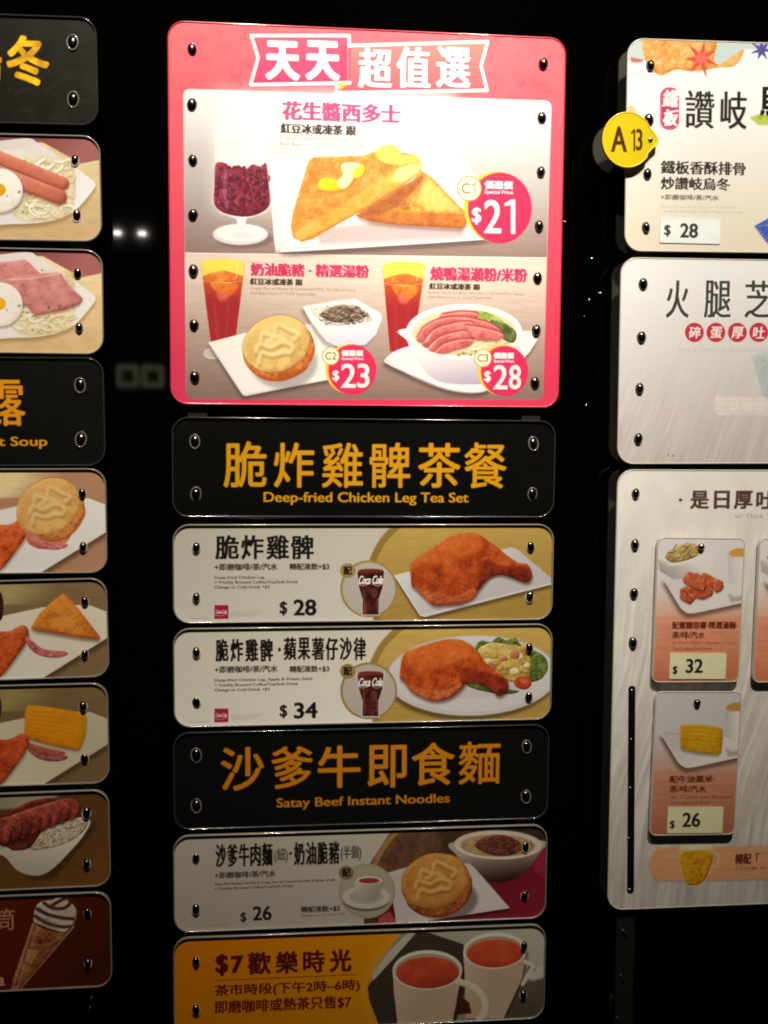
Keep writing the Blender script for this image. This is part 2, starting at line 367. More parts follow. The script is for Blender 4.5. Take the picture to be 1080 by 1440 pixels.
def panel(name, label, cat, quad, white, base, paint, pins=(), radius=.022, rim='L', group=None, y=0, thick=.005, seed=1, coat=.35, rough=.38, outline=None, collar='D', parent=None, sheet_only=False, lip=.003):
    c, a, w, h = fitrect(quad)
    cv = Canvas(c, a, w, h, white, base, seed)
    if paint: paint(cv)
    im = cv.image(name + '_print'); pm = print_mat(name + '_print', im, rough, coat)
    if outline is not None:
        Q = cv.T(smooth_pts(outline, 6)); P = np.stack([Q[:, 0] / cv.w * w - w / 2, h / 2 - Q[:, 1] / cv.h * h], 1)
    else: P = lrr(w, h, radius)
    if sheet_only:
        o = prism(name, P, y, y + thick, pm, parent); uv_front(o, w, h)
        pc, pa = parent['_c'], parent['_a']; d = c - np.array(pc); ca, sa = math.cos(pa), math.sin(pa)
        o.location = (d[0] * ca + d[1] * sa, 0, -d[0] * sa + d[1] * ca); o.rotation_euler = (0, -(a - pa), 0); return o
    root = bpy.data.objects.new(name, None); C.objects.link(root); root.empty_display_size = .02
    root.location = (c[0], y, c[1]); root.rotation_euler = (0, -a, 0); root['_c'] = [float(v) for v in c]; root['_a'] = float(a); root['_w'] = float(w); root['_h'] = float(h); root['_P'] = [float(v) for v in np.asarray(P).ravel()]
    tag(root, label, cat, group)
    sh = prism('print_sheet', P, 0, .0004, pm, root); uv_front(sh, w, h)
    prism('backboard', P * (1 - .0004 / max(w, h)), .0005, thick, M_BODY, root)
    if rim:
        rm = {'L': M_RIML, 'D': M_RIMD, 'W': M_RIMW, 'P': M_RIMP, 'Y': M_EDGEY}[rim]; e = .0001
        sweep('acrylic_edge', P, [(-.0010, e), (-.0009, -lip + .0004), (-.0004, -lip), (.0004, -lip), (.0009, -lip + .0005), (.0010, .0006), (.0010, thick), (-.0006, thick), (-.0006, .0006)], rm, root)
    for (px, py) in pins:
        b = B((px, py)) - c; u = b[0] * math.cos(a) + b[1] * math.sin(a); v = -b[0] * math.sin(a) + b[1] * math.cos(a)
        o = bpy.data.objects.new('mounting_pin', ME_PIN); C.objects.link(o); o.parent = root; o.location = (u, 0, v)
        o.rotation_euler = (rnd.uniform(-.12, .16), rnd.uniform(-.14, .14), rnd.uniform(-.12, .12)); s_ = rnd.uniform(.92, 1.06) * (.92 if collar == 'L' else 1); o.scale = (s_, rnd.uniform(.8, 1.3), s_)
        r_ = bpy.data.objects.new('pin_collar', COLLAR[collar]); C.objects.link(r_); r_.parent = o; r_.location = (0, 0, -.0013 if collar == 'L' else 0)
    return root

# ------------------------------------------------------------------ the room side: gloss-black backing and rails
JX = float(B((838, 30))[0]) * 1.548 / 1.5           # joint between two sheets of the backing
for x0_, x1_ in ((-3, JX - .0009), (JX + .0009, 3)):
    bk = mesh_obj('backing_wall', [(x, y, z) for y, z in ((.048, -2.2), (.048, 2)) for x in (x0_, x1_)] + [(x, y, z) for y, z in ((.08, -2.2), (.08, 2)) for x in (x0_, x1_)],
                  [(0, 1, 3, 2), (6, 7, 5, 4), (0, 4, 5, 1), (2, 3, 7, 6), (0, 2, 6, 4), (1, 5, 7, 3)], M_BACK); bk['kind'] = 'structure'
def emis(name, col, st):
    m = bpy.data.materials.new(name); m.use_nodes = True; p = m.node_tree.nodes['Principled BSDF']; p.inputs['Base Color'].default_value = (0, 0, 0, 1)
    p.inputs['Emission Color'].default_value = (*col, 1); p.inputs['Emission Strength'].default_value = st; return m
ME_ = emis('dim_light_frame', (1, .95, .55), .7)
for gx, lb in ((-1.030, 'square dimly lit frame, left of the two mirrored in the black backing'), (-.860, 'square dimly lit frame, right of the two mirrored in the black backing')):
    o = sweep('square_light', lrr(.118, .118, .004, 2), [(-.021, -.003), (.021, -.003), (.021, .003), (-.021, .003)], ME_, None); o.data.polygons.foreach_set('use_smooth', [False] * len(o.data.polygons)); o.location = (gx, -6.0, .338); tag(o, lb, 'ceiling light', 'square light frames mirrored in the backing')
def rail(px, ytop, ybot, w, label):
    t, b = B((px[0], ytop)), B((px[1], ybot)); h = t[1] - b[1]
    root = bpy.data.objects.new('mounting_rail', None); C.objects.link(root); root.location = ((t[0] + b[0]) / 2, 0, (t[1] + b[1]) / 2)
    root.rotation_euler = (0, math.atan2(t[0] - b[0], h), 0); tag(root, label, 'rail', 'vertical rails behind the menu panels')
    prism('rail_bar', lrr(w, h, .003, 3), .0075, .018, M_RAIL, root, .0008)
    for s_ in (-.45, -.15, .15, .45):
        prism('wall_spacer', lrr(w * .7, .03, .004, 3), .0182, .0478, M_BODY, root).location = (0, 0, h * s_)
    return root
rail((106, 128), 60, 1380, .029, 'smoked vertical rail behind the left column of menu panels')
rail((277, 277), 80, 1400, .028, 'smoked vertical rail behind the left ends of the middle column panels')
rail((757, 736), 80, 1390, .028, 'smoked vertical rail behind the right ends of the middle column panels')
rr_ = rail((909, 878), 90, 1500, .029, 'smoked vertical rail behind the right column, showing below its lowest panel')

# ------------------------------------------------------------------ reusable bits of print
def bun(c, cx, cy, s, rot=-15, D=(150, 72, 25), Mi=(216, 122, 52), f=((196, 150, 78), (234, 194, 114), (250, 218, 140)), sauce=((196, 158, 84), (250, 222, 152))):
    """cut crispy bun with a fan of condensed milk; s = half width in px"""
    rg = random.Random(int(cx)); wob = np.array([[rg.uniform(-.018, .018) * s, rg.uniform(-.018, .018) * s] for _ in range(26)])
    body = ell(cx + .02 * s, cy + .07 * s, s, s * .87, rot, 26) + wob
    c.food(body, D, Mi, (242, 168, 92), (3, 9), .9, .9, 5, ao=.3)
    face = ell(cx - .05 * s, cy - .09 * s, s * .94, s * .76, rot - 6, 26) + wob * .7
    c.line(face, s * .05, tuple(int(v * .82) for v in Mi), 1.4, .55, closed=True)
    c.food(face, f[0], f[1], f[2], (3, 9), .5, .5, 9, ao=.22, soft=1.2)
    c.fill(ell(cx - .62 * s, cy - .05 * s, s * .26, s * .45, rot + 20), tuple(int(v * .93) for v in f[1][:1]) + (int(f[1][1] * .86), int(f[1][2] * .72)), s * .09, .35)
    c.line(ell(cx + .02 * s, cy + .07 * s, s * .93, s * .82, rot, 26, 25, 130), s * .10, tuple(int(v * q) for v, q in zip(Mi, (.92, .68, .6))), s * .05, .6)
    for k in range(26):
        a = math.radians(18 + k * 5.2 - rot * .2); q = rg.uniform(.80, .93); p = (cx + .02 * s + s * q * math.cos(a), cy + .07 * s + s * .87 * q * math.sin(a))
        c.fill(ell(p[0], p[1], s * rg.uniform(.02, .05), s * rg.uniform(.015, .03), rg.uniform(0, 90), 8), rg.choice([tuple(int(v * .72) for v in Mi), (242, 176, 100) if Mi[0] > 180 else tuple(min(255, int(v * 1.25)) for v in Mi)]), s * .012 + .5, .5)
    SH = [[(-.52, .42), (-.46, .16), (-.18, .22), (.12, .15)], [(-.6, .12), (-.5, -.08), (-.2, 0), (.1, -.14), (.38, -.04), (.34, .14), (.08, .12)], [(-.46, -.18), (-.42, -.38), (-.12, -.32), (-.02, -.62), (.3, -.48), (.56, -.36), (.44, -.22)], [(-.3, -.14), (.0, -.3), (.2, -.2)]]
    for Z in SH[:3]: c.line([(cx + s * x + .02 * s, cy + s * y + .075 * s) for x, y in Z], s * .10, tuple(int(v * .86) for v in sauce[0]), s * .035, .6)
    for Z in SH: c.line([(cx + s * x, cy + s * y) for x, y in Z], s * .13, sauce[1], s * .05, .55); c.line([(cx + s * x - .01 * s, cy + s * y - .02 * s) for x, y in Z], s * .06, sauce[1], s * .03, .6)
def badge(c, cx, cy, rx, ry, code, price, cc, sp, px):
    c.fill(ell(cx - rx * .10, cy - ry * .03, rx * 1.03, ry * 1.0), (250, 205, 50), 1)
    c.fill(ell(cx, cy, rx, ry), (228, 45, 88), .8)
    c.fill(ell(cc[0], cc[1], cc[2], cc[2] * 1.04), (214, 170, 70)); c.fill(ell(cc[0], cc[1], cc[2] * .9, cc[2] * .94), (250, 232, 190))
    c.line(ell(cc[0], cc[1], cc[2] * .97, cc[2]), .5, (200, 70, 70), .5, .6, closed=True)
    k_ = (150, 125, 60); r_ = cc[2]; c.text(code[0], cc[0] - r_ * .62, cc[1] - r_ * .45, cc[0] + r_ * .08, cc[1] + r_ * .42, k_, .2)
    if code[1] == '1': c.line([(cc[0] + r_ * .22, cc[1] - r_ * .25), (cc[0] + r_ * .45, cc[1] - r_ * .42), (cc[0] + r_ * .45, cc[1] + r_ * .4)], .09 * r_, k_, .5, sm=False)
    else: c.text(code[1], cc[0] + r_ * .16, cc[1] - r_ * .45, cc[0] + r_ * .62, cc[1] + r_ * .42, k_, .2)
    c.text('優惠價', sp[0], sp[1], sp[2], sp[3], (255, 245, 238), .6)
    c.text('Special Price', sp[0], sp[3] + 1, sp[2], sp[3] + 1 + (sp[3] - sp[1]) * .62, (255, 225, 225), .25)
    c.text('$', *px[0], (255, 248, 240), .55); x0, y0, x1, y1 = px[1]; xm = x0 + (x1 - x0) * .54; wt = .095 * (y1 - y0)
    c.text(price[0], x0, y0, xm - (x1 - x0) * .02, y1, (255, 248, 240), .75 * rx / 34, .55 * rx / 34)
    if price[1] == '1':
        xc = xm + (x1 - xm) * .66; c.fill([(xc - wt * .6, y0), (xc + wt * .8, y0), (xc + wt * .8, y1 + 1), (xc - wt * .6, y1 + 1)], (255, 248, 240), .5); c.fill([(xc - wt * .6, y0), (xc, y0 + wt * .4), (xc - wt * .6, y0 + wt * 1.7), (xc - wt * 2.6, y0 + wt * 2.1), (xc - wt * 2.6, y0 + wt * 1.3)], (255, 248, 240), .5)
    else: c.text(price[1], xm + (x1 - x0) * .02, y0, x1, y1, (255, 248, 240), .75 * rx / 34, .55 * rx / 34)
def cola_glass(c, x0, y0, x1, y1, k=1):
    w = x1 - x0; xm = (x0 + x1) / 2
    P = [(x0, y0 + 1), (x1, y0), (x1 - w * .05, y0 + (y1 - y0) * .35), (x1 - w * .2, y0 + (y1 - y0) * .62), (x1 - w * .2, y1), (x0 + w * .2, y1), (x0 + w * .2, y0 + (y1 - y0) * .62), (x0 + w * .06, y0 + (y1 - y0) * .35)]
    c.fill(P, (210, 195, 185), .8)
    c.food([(p[0] * .93 + xm * .07, p[1] * .97 + (y0 + y1) / 2 * .03 + 1) for p in P], (30, 8, 5), (78, 24, 18), (150, 76, 60), (2, 5), 1.0, 1.2, 5, sm=False)
    c.fill(ell(xm + w * .12, y0 + (y1 - y0) * .5, w * .11, w * .16), (150, 82, 70), 1.6, .5); c.fill(ell(xm - w * .1, y1 - w * .33, w * .12, w * .16), (120, 40, 34), 1.6, .55)
    c.fill(ell(xm, y0 + 1.5, w * .45, 2.6), (120, 50, 30), .8)
    c.line([(x0 + w * .26, y0 + (y1 - y0) * .45), (x0 + w * .3, y1 - 5)], 1, (240, 225, 215), 1, .45); c.line([(x1 - w * .27, y0 + (y1 - y0) * .62), (x1 - w * .26, y1 - 5)], .9, (235, 215, 205), .8, .5)
    c.line([(x0 + w * .2, y1 - 1), (x1 - w * .2, y1 - 1)], 2, (200, 185, 178), .8, .9)
    # script lettering across the glass
    yb = y0 + (y1 - y0) * .13; c.text('Coca Cola', x0 + w * .05, yb, x1 - w * .09, yb + (y1 - y0) * .19, (250, 240, 230), .55, .45, shear=.22)
    c.line([(x0 + w * .06, yb + 11), (x0 + w * .2, yb + 14), (x0 + w * .45, yb + 11.5)], .8, (250, 240, 230), .5, .9); c.line([(x0 + w * .56, yb + 12), (x0 + w * .75, yb + 14.5), (x1 - w * .1, yb + 11)], .8, (250, 240, 230), .5, .9)
def pei_disc(c, cx, cy, r, gold, inner, yc):
    c.fill(ell(cx, cy, r, r), gold, .8); c.fill(ell(cx + .3, cy + .3, r * .93, r * .93), inner, .8)
    c.fill(ell(yc[0], yc[1], 11, 10.5), gold, .8); c.text('配', yc[0] - 6, yc[1] - 6, yc[0] + 6, yc[1] + 6, (45, 28, 10), .5)
def cola_square(c, x, y, s):
    c.fill([(x, y), (x + s, y), (x + s, y + s - .5), (x, y + s)], (186, 30, 58), .5); c.text('Coca-Cola', x + 1.2, y + s * .32, x + s - 2.6, y + s * .62, (245, 215, 215), .2, shear=.2)
    c.line([(x + 1, y + s * .68), (x + s * .4, y + s * .78), (x + s - 1, y + s * .62)], .8, (245, 215, 215), .4, .8)
def iced_tea(c, xl, xr, yt, xbl, xbr, yb):
    w = xr - xl; f = lambda y, s: (xl + (xbl - xl) * ((y - yt) / (yb - yt)) ** 1.1) if s < 0 else (xr + (xbr - xr) * ((y - yt) / (yb - yt)) ** 1.1)
    ys = np.linspace(yt + 3, yb, 9); G = [(f(y, -1), y) for y in ys] + [(f(y, 1), y) for y in ys[::-1]]
    c.grad(G, (214, 92, 30), (170, 38, 42), (xl, yt + 20), (xl, yt + (yb - yt) * .5))
    y2 = yt + 22; T_ = [(f(y, -1), y) for y in (yt + 3, y2)] + [(f(y, 1), y) for y in (y2, yt + 3)]
    c.grad(T_, (240, 225, 95), (246, 215, 80), (xl, yt), (xl, y2)); c.fill(ell((xl + xr) / 2, yt + 4, w / 2, 6), (243, 225, 80), 1)
    c.fill(ell((xl + xr) / 2, y2 + 2, w * .44, 7), (222, 120, 40), 1.2)
    c.food([(xl + w * .2, y2 + 2), (xl + w * .35, y2 - 6), (xl + w * .6, y2 - 7), (xl + w * .82, y2), (xl + w * .8, y2 + 8), (xl + w * .3, y2 + 9)], (200, 80, 30), (232, 125, 50), (250, 185, 95), (2, 4), 1, 1, 6, alpha=.9)
    c.food([(xl + w * .22, y2 + 10), (xl + w * .5, y2 + 8), (xl + w * .84, y2 + 12), (xl + w * .8, y2 + 22), (xl + w * .62, y2 + 30), (xl + w * .45, y2 + 29), (xl + w * .3, y2 + 20)], (215, 80, 35), (240, 140, 45), (252, 180, 80), (2, 4), .9, 1, 5, alpha=.85, soft=1.6)
    c.food([(xl + w * .36, y2 + 26), (xl + w * .5, y2 + 22), (xl + w * .62, y2 + 28), (xl + w * .56, y2 + 36), (xl + w * .42, y2 + 35)], (200, 70, 60), (225, 110, 85), (240, 150, 110), (2,), .8, .6, 5, alpha=.7, soft=1.8)
    c.line(ell((xl + xr) / 2, y2 + 5, w * .46, 4.5, 0, 24, 5, 175), .8, (255, 225, 150), .7, .8)
    c.line([(xr - w * .17, yt + 6), (xr - w * .19, y2 + 3)], .9, (255, 245, 190), .8, .8)
    for q, al in ((.3, .25), (.62, .18)): c.line([(xl + w * q, y2 + 38), (xbl + (xbr - xbl) * q, yb)], 4, (215, 85, 85), 2.5, al)
    for sgn in (-1, 1): c.line([(f(y, sgn), y) for y in ys], .8, (225, 165, 130), .8, .6)

# ------------------------------------------------------------------ middle column: large pink offer panel
def paint_offer(c):
    F = [(225, 20), (810, 20), (810, 590), (225, 590)]
    c.grad(F, (246, 98, 104), (226, 58, 88), (300, 70), (300, 520))
    rg = random.Random(3)
    for i in range(330):          # faint faceted pattern of the pink border
        x, y = rg.uniform(238, 795), (rg.uniform(32, 138) if i < 250 else rg.uniform(138, 575)); s_ = rg.uniform(6, 15); a = rg.uniform(0, 6.3)
        c.fill([(x + s_ * math.cos(a + q), y + s_ * math.sin(a + q)) for q in (0, 2.1, 4.0)], (255, 120, 124) if rg.random() < .5 else (205, 36, 68), .9, .10)
    inner = smooth = None
    TL, TR, BR, BL = (257.5, 124.5), (776, 141.5), (763.5, 562), (261.5, 561)
    def quadr(TL, TR, BR, BL, r, n=6):
        P = []; Q = [np.array(p, float) for p in (TL, TR, BR, BL)]
        for i in range(4):
            p, a, b = Q[i], Q[i - 1], Q[(i + 1) % 4]; u = (a - p) / np.linalg.norm(a - p) * r; v = (b - p) / np.linalg.norm(b - p) * r
            for t in np.linspace(0, 1, n): P.append(tuple((p + u) * (1 - t) ** 2 + p * 2 * t * (1 - t) + (p + v) * t * t))
        return P
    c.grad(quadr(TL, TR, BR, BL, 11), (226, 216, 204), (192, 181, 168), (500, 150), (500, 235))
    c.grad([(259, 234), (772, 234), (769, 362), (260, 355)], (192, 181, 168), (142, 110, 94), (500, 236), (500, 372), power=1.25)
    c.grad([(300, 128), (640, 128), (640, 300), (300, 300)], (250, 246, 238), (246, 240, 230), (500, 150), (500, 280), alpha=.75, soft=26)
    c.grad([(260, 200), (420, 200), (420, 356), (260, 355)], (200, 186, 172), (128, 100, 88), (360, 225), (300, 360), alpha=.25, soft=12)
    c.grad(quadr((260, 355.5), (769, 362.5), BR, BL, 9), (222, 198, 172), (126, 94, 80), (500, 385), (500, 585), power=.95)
    c.line([(260, 356), (769, 363)], 1.2, (253, 244, 230), .8)
    c.mottle([(260, 300), (768, 300), (763, 560), (262, 560)], (60, 5), .05, 8)
    # title ribbon
    A = [(353.5, 50), (491, 50), (491.5, 116.5), (352.5, 119), (363, 81)]; Bq = [(491, 64), (686, 58.5), (676.5, 92.5), (685, 127), (473, 130.5), (474, 116.5), (491, 116.5)]
    c.grad(Bq, (243, 125, 108), (236, 86, 98), (580, 60), (580, 130)); c.grad(A, (226, 78, 105), (214, 50, 100), (420, 50), (420, 118))
    c.fill([(478, 64), (491, 64), (491, 108), (478, 108)], (160, 30, 80), 4, .25)
    for P in (A, Bq): c.line(P, 4.6, (255, 246, 232), .6, 1, sm=False, closed=True)
    c.fill([(489, 67), (494, 67), (494, 114), (489, 114)], (232, 84, 100), .8); c.fill([(474, 117), (490.5, 116), (478, 127)], (250, 190, 70), .7)
    for t, x0, y0, x1, y1 in (('天', 373, 56, 422, 112), ('天', 429.5, 56, 478.5, 112.5), ('超', 503.5, 66, 552, 123.5), ('值', 557.5, 65, 606, 123.5), ('選', 613.5, 64.5, 662.5, 122.5)):
        hv = t == '天'; c.text(t, x0, y0, x1, y1, (255, 252, 246), 3.1 if hv else 2.2, 2.4 if hv else 1.0, shadow=((165, 32, 72), 1.3, 1.6))
    # red bean ice in a footed glass
    c.fill([(303, 140), (375, 140), (376, 236), (380, 268), (381, 285), (372, 299), (352, 306), (328, 306), (309, 299), (299, 285), (300, 262), (303, 236)], (255, 252, 248), 2.6, .97)
    c.shadow(ell(340, 333, 40, 13), 4, 3, 5, .35)
    c.fill(ell(338, 329.5, 39, 15), (212, 202, 196), 1); c.fill(ell(338, 327.5, 35, 12), (243, 238, 233), 1.4); c.fill(ell(343, 331, 17, 5), (215, 200, 196), 2, .7)
    c.fill([(330, 303), (349, 303), (345, 313), (347, 323), (331, 323), (334, 313)], (228, 216, 212), 1.2); c.line([(338, 305), (337, 321)], 2, (255, 252, 250), 1, .8)
    beans = [(303, 231), (316, 229), (326, 236), (335, 232), (345, 238), (355, 231), (366, 234), (374.5, 230), (378, 262), (380, 284), (371, 297), (352, 304), (330, 303.5), (310, 297), (300.5, 284), (301.5, 262)]
    beans = [tuple(q) for q in smooth_pts(beans, 4)]; c.food(beans, (92, 14, 34), (146, 34, 58), (190, 88, 104), (3, 9), .7, .3, 6, sm=False, ao=.45)
    m, w = c.mask(beans, .7)
    for i in range(250):
        x, y = rg.uniform(303, 378), rg.uniform(235, 302)
        if (x - 340) ** 2 / 39 ** 2 + (y - 262) ** 2 / 41 ** 2 > 1: continue
        k = abs(x - 340) / 40; base = (104, 16, 36) if rg.random() < .5 else (158, 48, 70); c.fill(ell(x + .5, y + 1.2, 3.2, 3.8, 0, 10), (60, 6, 20), .9, .38)
        c.fill(ell(x, y, rg.uniform(2.2, 3.3), rg.uniform(3, 4.2), rg.uniform(-60, 60), 12), tuple(int(v * (1 - .15 * k) + rg.uniform(-12, 16)) if v * (1 - .15 * k) > 15 else v for v in base), .8, .75)
        if rg.random() < .5: c.fill(ell(x - .7, y - 1.3, 1.1, .9, 0, 8), (232, 150, 160), .7, .65)
    c.line([(318, 240), (316, 270), (319, 292)], 5, (225, 150, 170), 3, .38); c.line([(303, 234), (300.5, 266), (302, 284)], 1.5, (215, 140, 160), 1, .6); c.line([(375, 234), (379, 266), (378, 284)], 1.5, (215, 140, 160), 1, .6)
    # plate with the peanut butter toast
    plate = [(381, 236), (398, 222), (600, 208), (640, 216), (700, 286), (706, 300), (690, 333), (668, 338), (410, 354), (394, 352), (386, 342)]
    c.shadow(plate, 2, 7, 6, .5); c.grad(plate, (254, 251, 247), (226, 214, 206), (500, 215), (560, 352), sm=True, power=1.8)
    c.line([(388, 340), (396, 348), (410, 349), (668, 333), (690, 326)], 2, (196, 180, 176), 1.2, .6)
    c.shadow([(440, 322), (540, 312), (655, 322), (650, 334), (450, 344)], 0, 0, 6, .4, (150, 110, 100))
    t2 = [(586, 246), (593, 240), (606, 248), (654, 298), (657, 312), (650, 321), (560, 316), (520, 311), (500, 303), (520, 285), (580, 255)]
    c.shadow(t2, 0, 5, 4, .45, (110, 60, 40)); c.food(t2, (150, 76, 28), (226, 156, 62), (250, 208, 104), (3, 8), .7, .9, 5, sm=False)
    c.fill([(600, 248), (630, 278), (650, 298), (600, 296), (585, 280)], (252, 222, 120), 7, .65); c.fill([(590, 248), (596, 250), (575, 276), (548, 298), (520, 305), (502, 303), (520, 285)], (150, 66, 40), 4, .6); c.fill([(505, 300), (560, 298), (655, 301), (656, 320), (650, 321), (560, 316), (520, 311)], (190, 98, 45), 2.5, .55)
    t1_ = 0; t1 = [(434, 226), (441, 220.5), (510, 219), (545, 206), (562, 214), (584, 218), (590, 224), (592, 240), (565, 262), (520, 290), (470, 318), (440, 336), (424, 340), (412, 334), (409, 318), (412, 298), (425, 255)]
    c.food(t1, (180, 104, 34), (228, 146, 58), (250, 192, 96), (3, 9), .65, .8, 6, sm=False, ao=.25)
    c.food([(588, 222), (593, 240), (563, 263), (516, 292), (462, 321), (430, 339), (414, 334), (420, 322), (470, 294), (520, 262), (556, 238)], (214, 140, 40), (244, 190, 74), (254, 226, 128), (2,), .4, .8, 6, sm=True, ao=0, soft=5, alpha=.6)
    c.food([(528, 212), (545, 203), (560, 208), (565, 217), (585, 219), (588, 226), (560, 232), (535, 226)], (225, 170, 50), (250, 216, 92), (255, 240, 150), (3,), .7, .6, 5, soft=1.5)
    c.fill([(560, 236), (592, 228), (590, 243), (566, 256), (550, 256)], (255, 240, 160), 4, .7); c.line([(424, 339), (470, 317), (520, 289), (566, 261), (592, 240)], 1.6, (176, 96, 40), 1.2, .55, sm=False); c.fill([(438, 330), (460, 318), (480, 308), (500, 296)], (200, 120, 50), 2, .25)
    for P, cols in (([(447, 258), (455, 250), (470, 252), (482, 258), (480, 267), (462, 269), (449, 266)], ((226, 168, 20), (252, 214, 30), (255, 240, 90))),
                    ([(480, 232), (494, 228), (508, 232), (512, 240), (500, 248), (490, 262), (480, 266), (474, 256), (482, 246)], ((228, 190, 110), (252, 232, 165), (255, 250, 215))),
                    ([(498, 238), (509, 231), (513, 240), (505, 250), (497, 249)], ((228, 190, 30), (252, 226, 60), (255, 250, 150)))):
        c.shadow(P, 1, 2.5, 2, .4, (150, 90, 20), sm=True); c.food(P, *cols, (2, 4), .9, .3, 5)
    c.text('花生醬西多士', 396.5, 141.5, 563.5, 168.5, (204, 70, 118), 1.35, .5)
    c.text('紅豆冰或凍茶 跟', 394.5, 173, 501, 187.5, (48, 36, 30), .7, .3)
    c.text('French Toast w/ Peanut Butter', 394, 189.5, 505, 195.8, (128, 114, 102), .1, soft=.8, alpha=.85); c.text('Red Bean Icery or Cold Tea/Coffee', 394, 199.5, 518, 205.8, (128, 114, 102), .1, soft=.8, alpha=.85)
    badge(c, 703, 292.6, 45, 50, 'C1', '21', (660, 265, 17.5), (681.5, 253.5, 721.5, 265.5), ((663.5, 291, 677, 316), (681, 280.5, 728.5, 328)))
    # iced tea, bun and noodles (lower left)
    c.fill(ell(299, 497, 12, 7), (205, 190, 182), 1, .8); c.line(ell(299, 497, 12, 7), .9, (240, 228, 220), .6, closed=True)
    iced_tea(c, 282.5, 344.5, 366, 296, 331, 480)
    pl = [(293, 481.5), (345, 468), (440, 455), (480, 496), (466, 533), (345, 557), (340, 554)]
    c.shadow(pl, -1, 5, 6, .55); c.grad(pl, (240, 236, 236), (252, 248, 244), (380, 470), (360, 550)); c.line([(293, 482), (342, 555.5), (466, 533)], 1.6, (200, 188, 184), .9, .8, sm=False)
    bw = [(426, 431), (449, 468), (459, 480), (476, 488), (514, 485), (529, 470), (537, 448), (536, 441), (500, 420), (466, 424)]
    c.shadow(bw, -4, 5, 6, .4); c.grad(bw, (250, 247, 243), (205, 200, 212), (480, 440), (490, 488)); c.fill([(428, 431.5), (498, 421.5), (534, 446), (522, 458), (455, 464)], (236, 230, 220), 1.2)
    c.fill([(433, 434), (497, 425), (527, 446), (518, 454), (458, 459)], (214, 206, 192), 1.5)
    c.food([(440, 436), (470, 429), (498, 429), (522, 446), (514, 453), (462, 457)], (150, 140, 120), (212, 202, 185), (240, 232, 218), (2,), 1.2, 2.2, 5, soft=1.5)
    c.food([(452, 440), (466, 432), (486, 429), (506, 435), (514, 445), (500, 451), (474, 453), (458, 449)], (48, 34, 24), (112, 88, 64), (176, 152, 122), (2, 3), 1.3, 2.2, 4, soft=1.6)
    for i in range(150):
        x = rg.gauss(483, 16); y = rg.gauss(442, 5.5)
        if not (448 < x < 515 and 430 < y < 456): continue
        a = rg.uniform(-.6, .6); L = rg.uniform(2, 4.5); col = rg.choice([(84, 62, 44), (120, 94, 70), (160, 136, 108), (205, 186, 158), (60, 44, 32)])
        c.line([(x - L * math.cos(a), y - L * math.sin(a)), (x, y + rg.uniform(-2, 2)), (x + L * math.cos(a), y + L * math.sin(a))], rg.uniform(.9, 1.9), col, .6, .85)
    c.line([(427, 432), (452, 463), (520, 459), (535, 445)], 2, (255, 253, 250), .8, .9, sm=True)
    c.shadow(ell(394, 505, 48, 38), 5, 4, 7, .35)
    bun(c, 391, 488, 51, -14)
    badge(c, 495.5, 520, 33.7, 35.3, 'C2', '23', (465.2, 500.6, 12.5), (480, 491.8, 511, 500.8), ((467.5, 520.5, 477, 537), (480, 511, 519.8, 545.3)))
    c.text('奶油脆豬 · 精選湯粉', 352, 369, 519.5, 388, (208, 52, 92), 1.1, .45); c.text('紅豆冰或凍茶 跟', 351.7, 391, 425.6, 400.5, (48, 36, 30), .5, .2)
    c.text('Crispy Bun w/ Butter & Condensed Milk, Noodles in Soup', 352, 403, 500, 408.3, (128, 108, 92), .08, alpha=.85); c.text('Red Bean Icery or Cold Tea/Coffee', 352, 410, 444, 415, (128, 108, 92), .08, alpha=.85)
    # roast duck noodle bowl (lower right)
    iced_tea(c, 538, 598, 370, 548, 580, 494)
    sa = [(541.5, 505), (571, 488), (640, 480), (734, 466), (757, 470), (748, 490), (735, 505), (690, 546), (664, 552), (625, 546), (580, 528), (549, 514)]
    c.shadow(sa, -2, 6, 6, .55, sm=True); c.grad(sa, (250, 247, 243), (226, 214, 214), (640, 480), (640, 552), sm=True); c.line([(541.5, 506), (580, 529), (625, 547), (664, 552.5), (690, 547)], 1.5, (188, 172, 172), .9, .8)
    body = [(571, 462), (573, 480), (582, 500), (597, 521), (612, 534), (640, 540), (690, 538), (715, 518), (730, 490), (734, 465)]
    c.grad(body, (246, 240, 238), (178, 160, 170), (640, 475), (650, 542), sm=True, power=1.3); c.fill(ell(652.6, 466, 81.5, 38.5), (250, 246, 238), .8); c.fill(ell(653, 467.5, 74, 32.5), (222, 202, 165), 1)
    c.food(ell(653, 469, 71, 30), (175, 140, 95), (226, 200, 150), (246, 230, 190), (3,), .8, 1.3, 6, ao=.3)
    c.food([(650, 441), (676, 437), (700, 446), (712, 458), (700, 462), (668, 452)], (95, 120, 35), (170, 190, 80), (220, 228, 140), (2, 4), .9, .9, 5)
    c.food([(690, 450), (712, 456), (726, 468), (722, 482), (706, 476), (696, 464)], (45, 55, 28), (92, 104, 50), (150, 160, 90), (2, 4), .9, 1, 5)
    for i in range(26):
        x, y = rg.uniform(622, 705), rg.uniform(482, 495); c.line([(x, y), (x + rg.uniform(8, 18), y + rg.uniform(-4, 4)), (x + rg.uniform(20, 32), y + rg.uniform(-3, 3))], 1.3, rg.choice([(250, 238, 200), (215, 188, 135), (238, 218, 170)]), .7, .8)
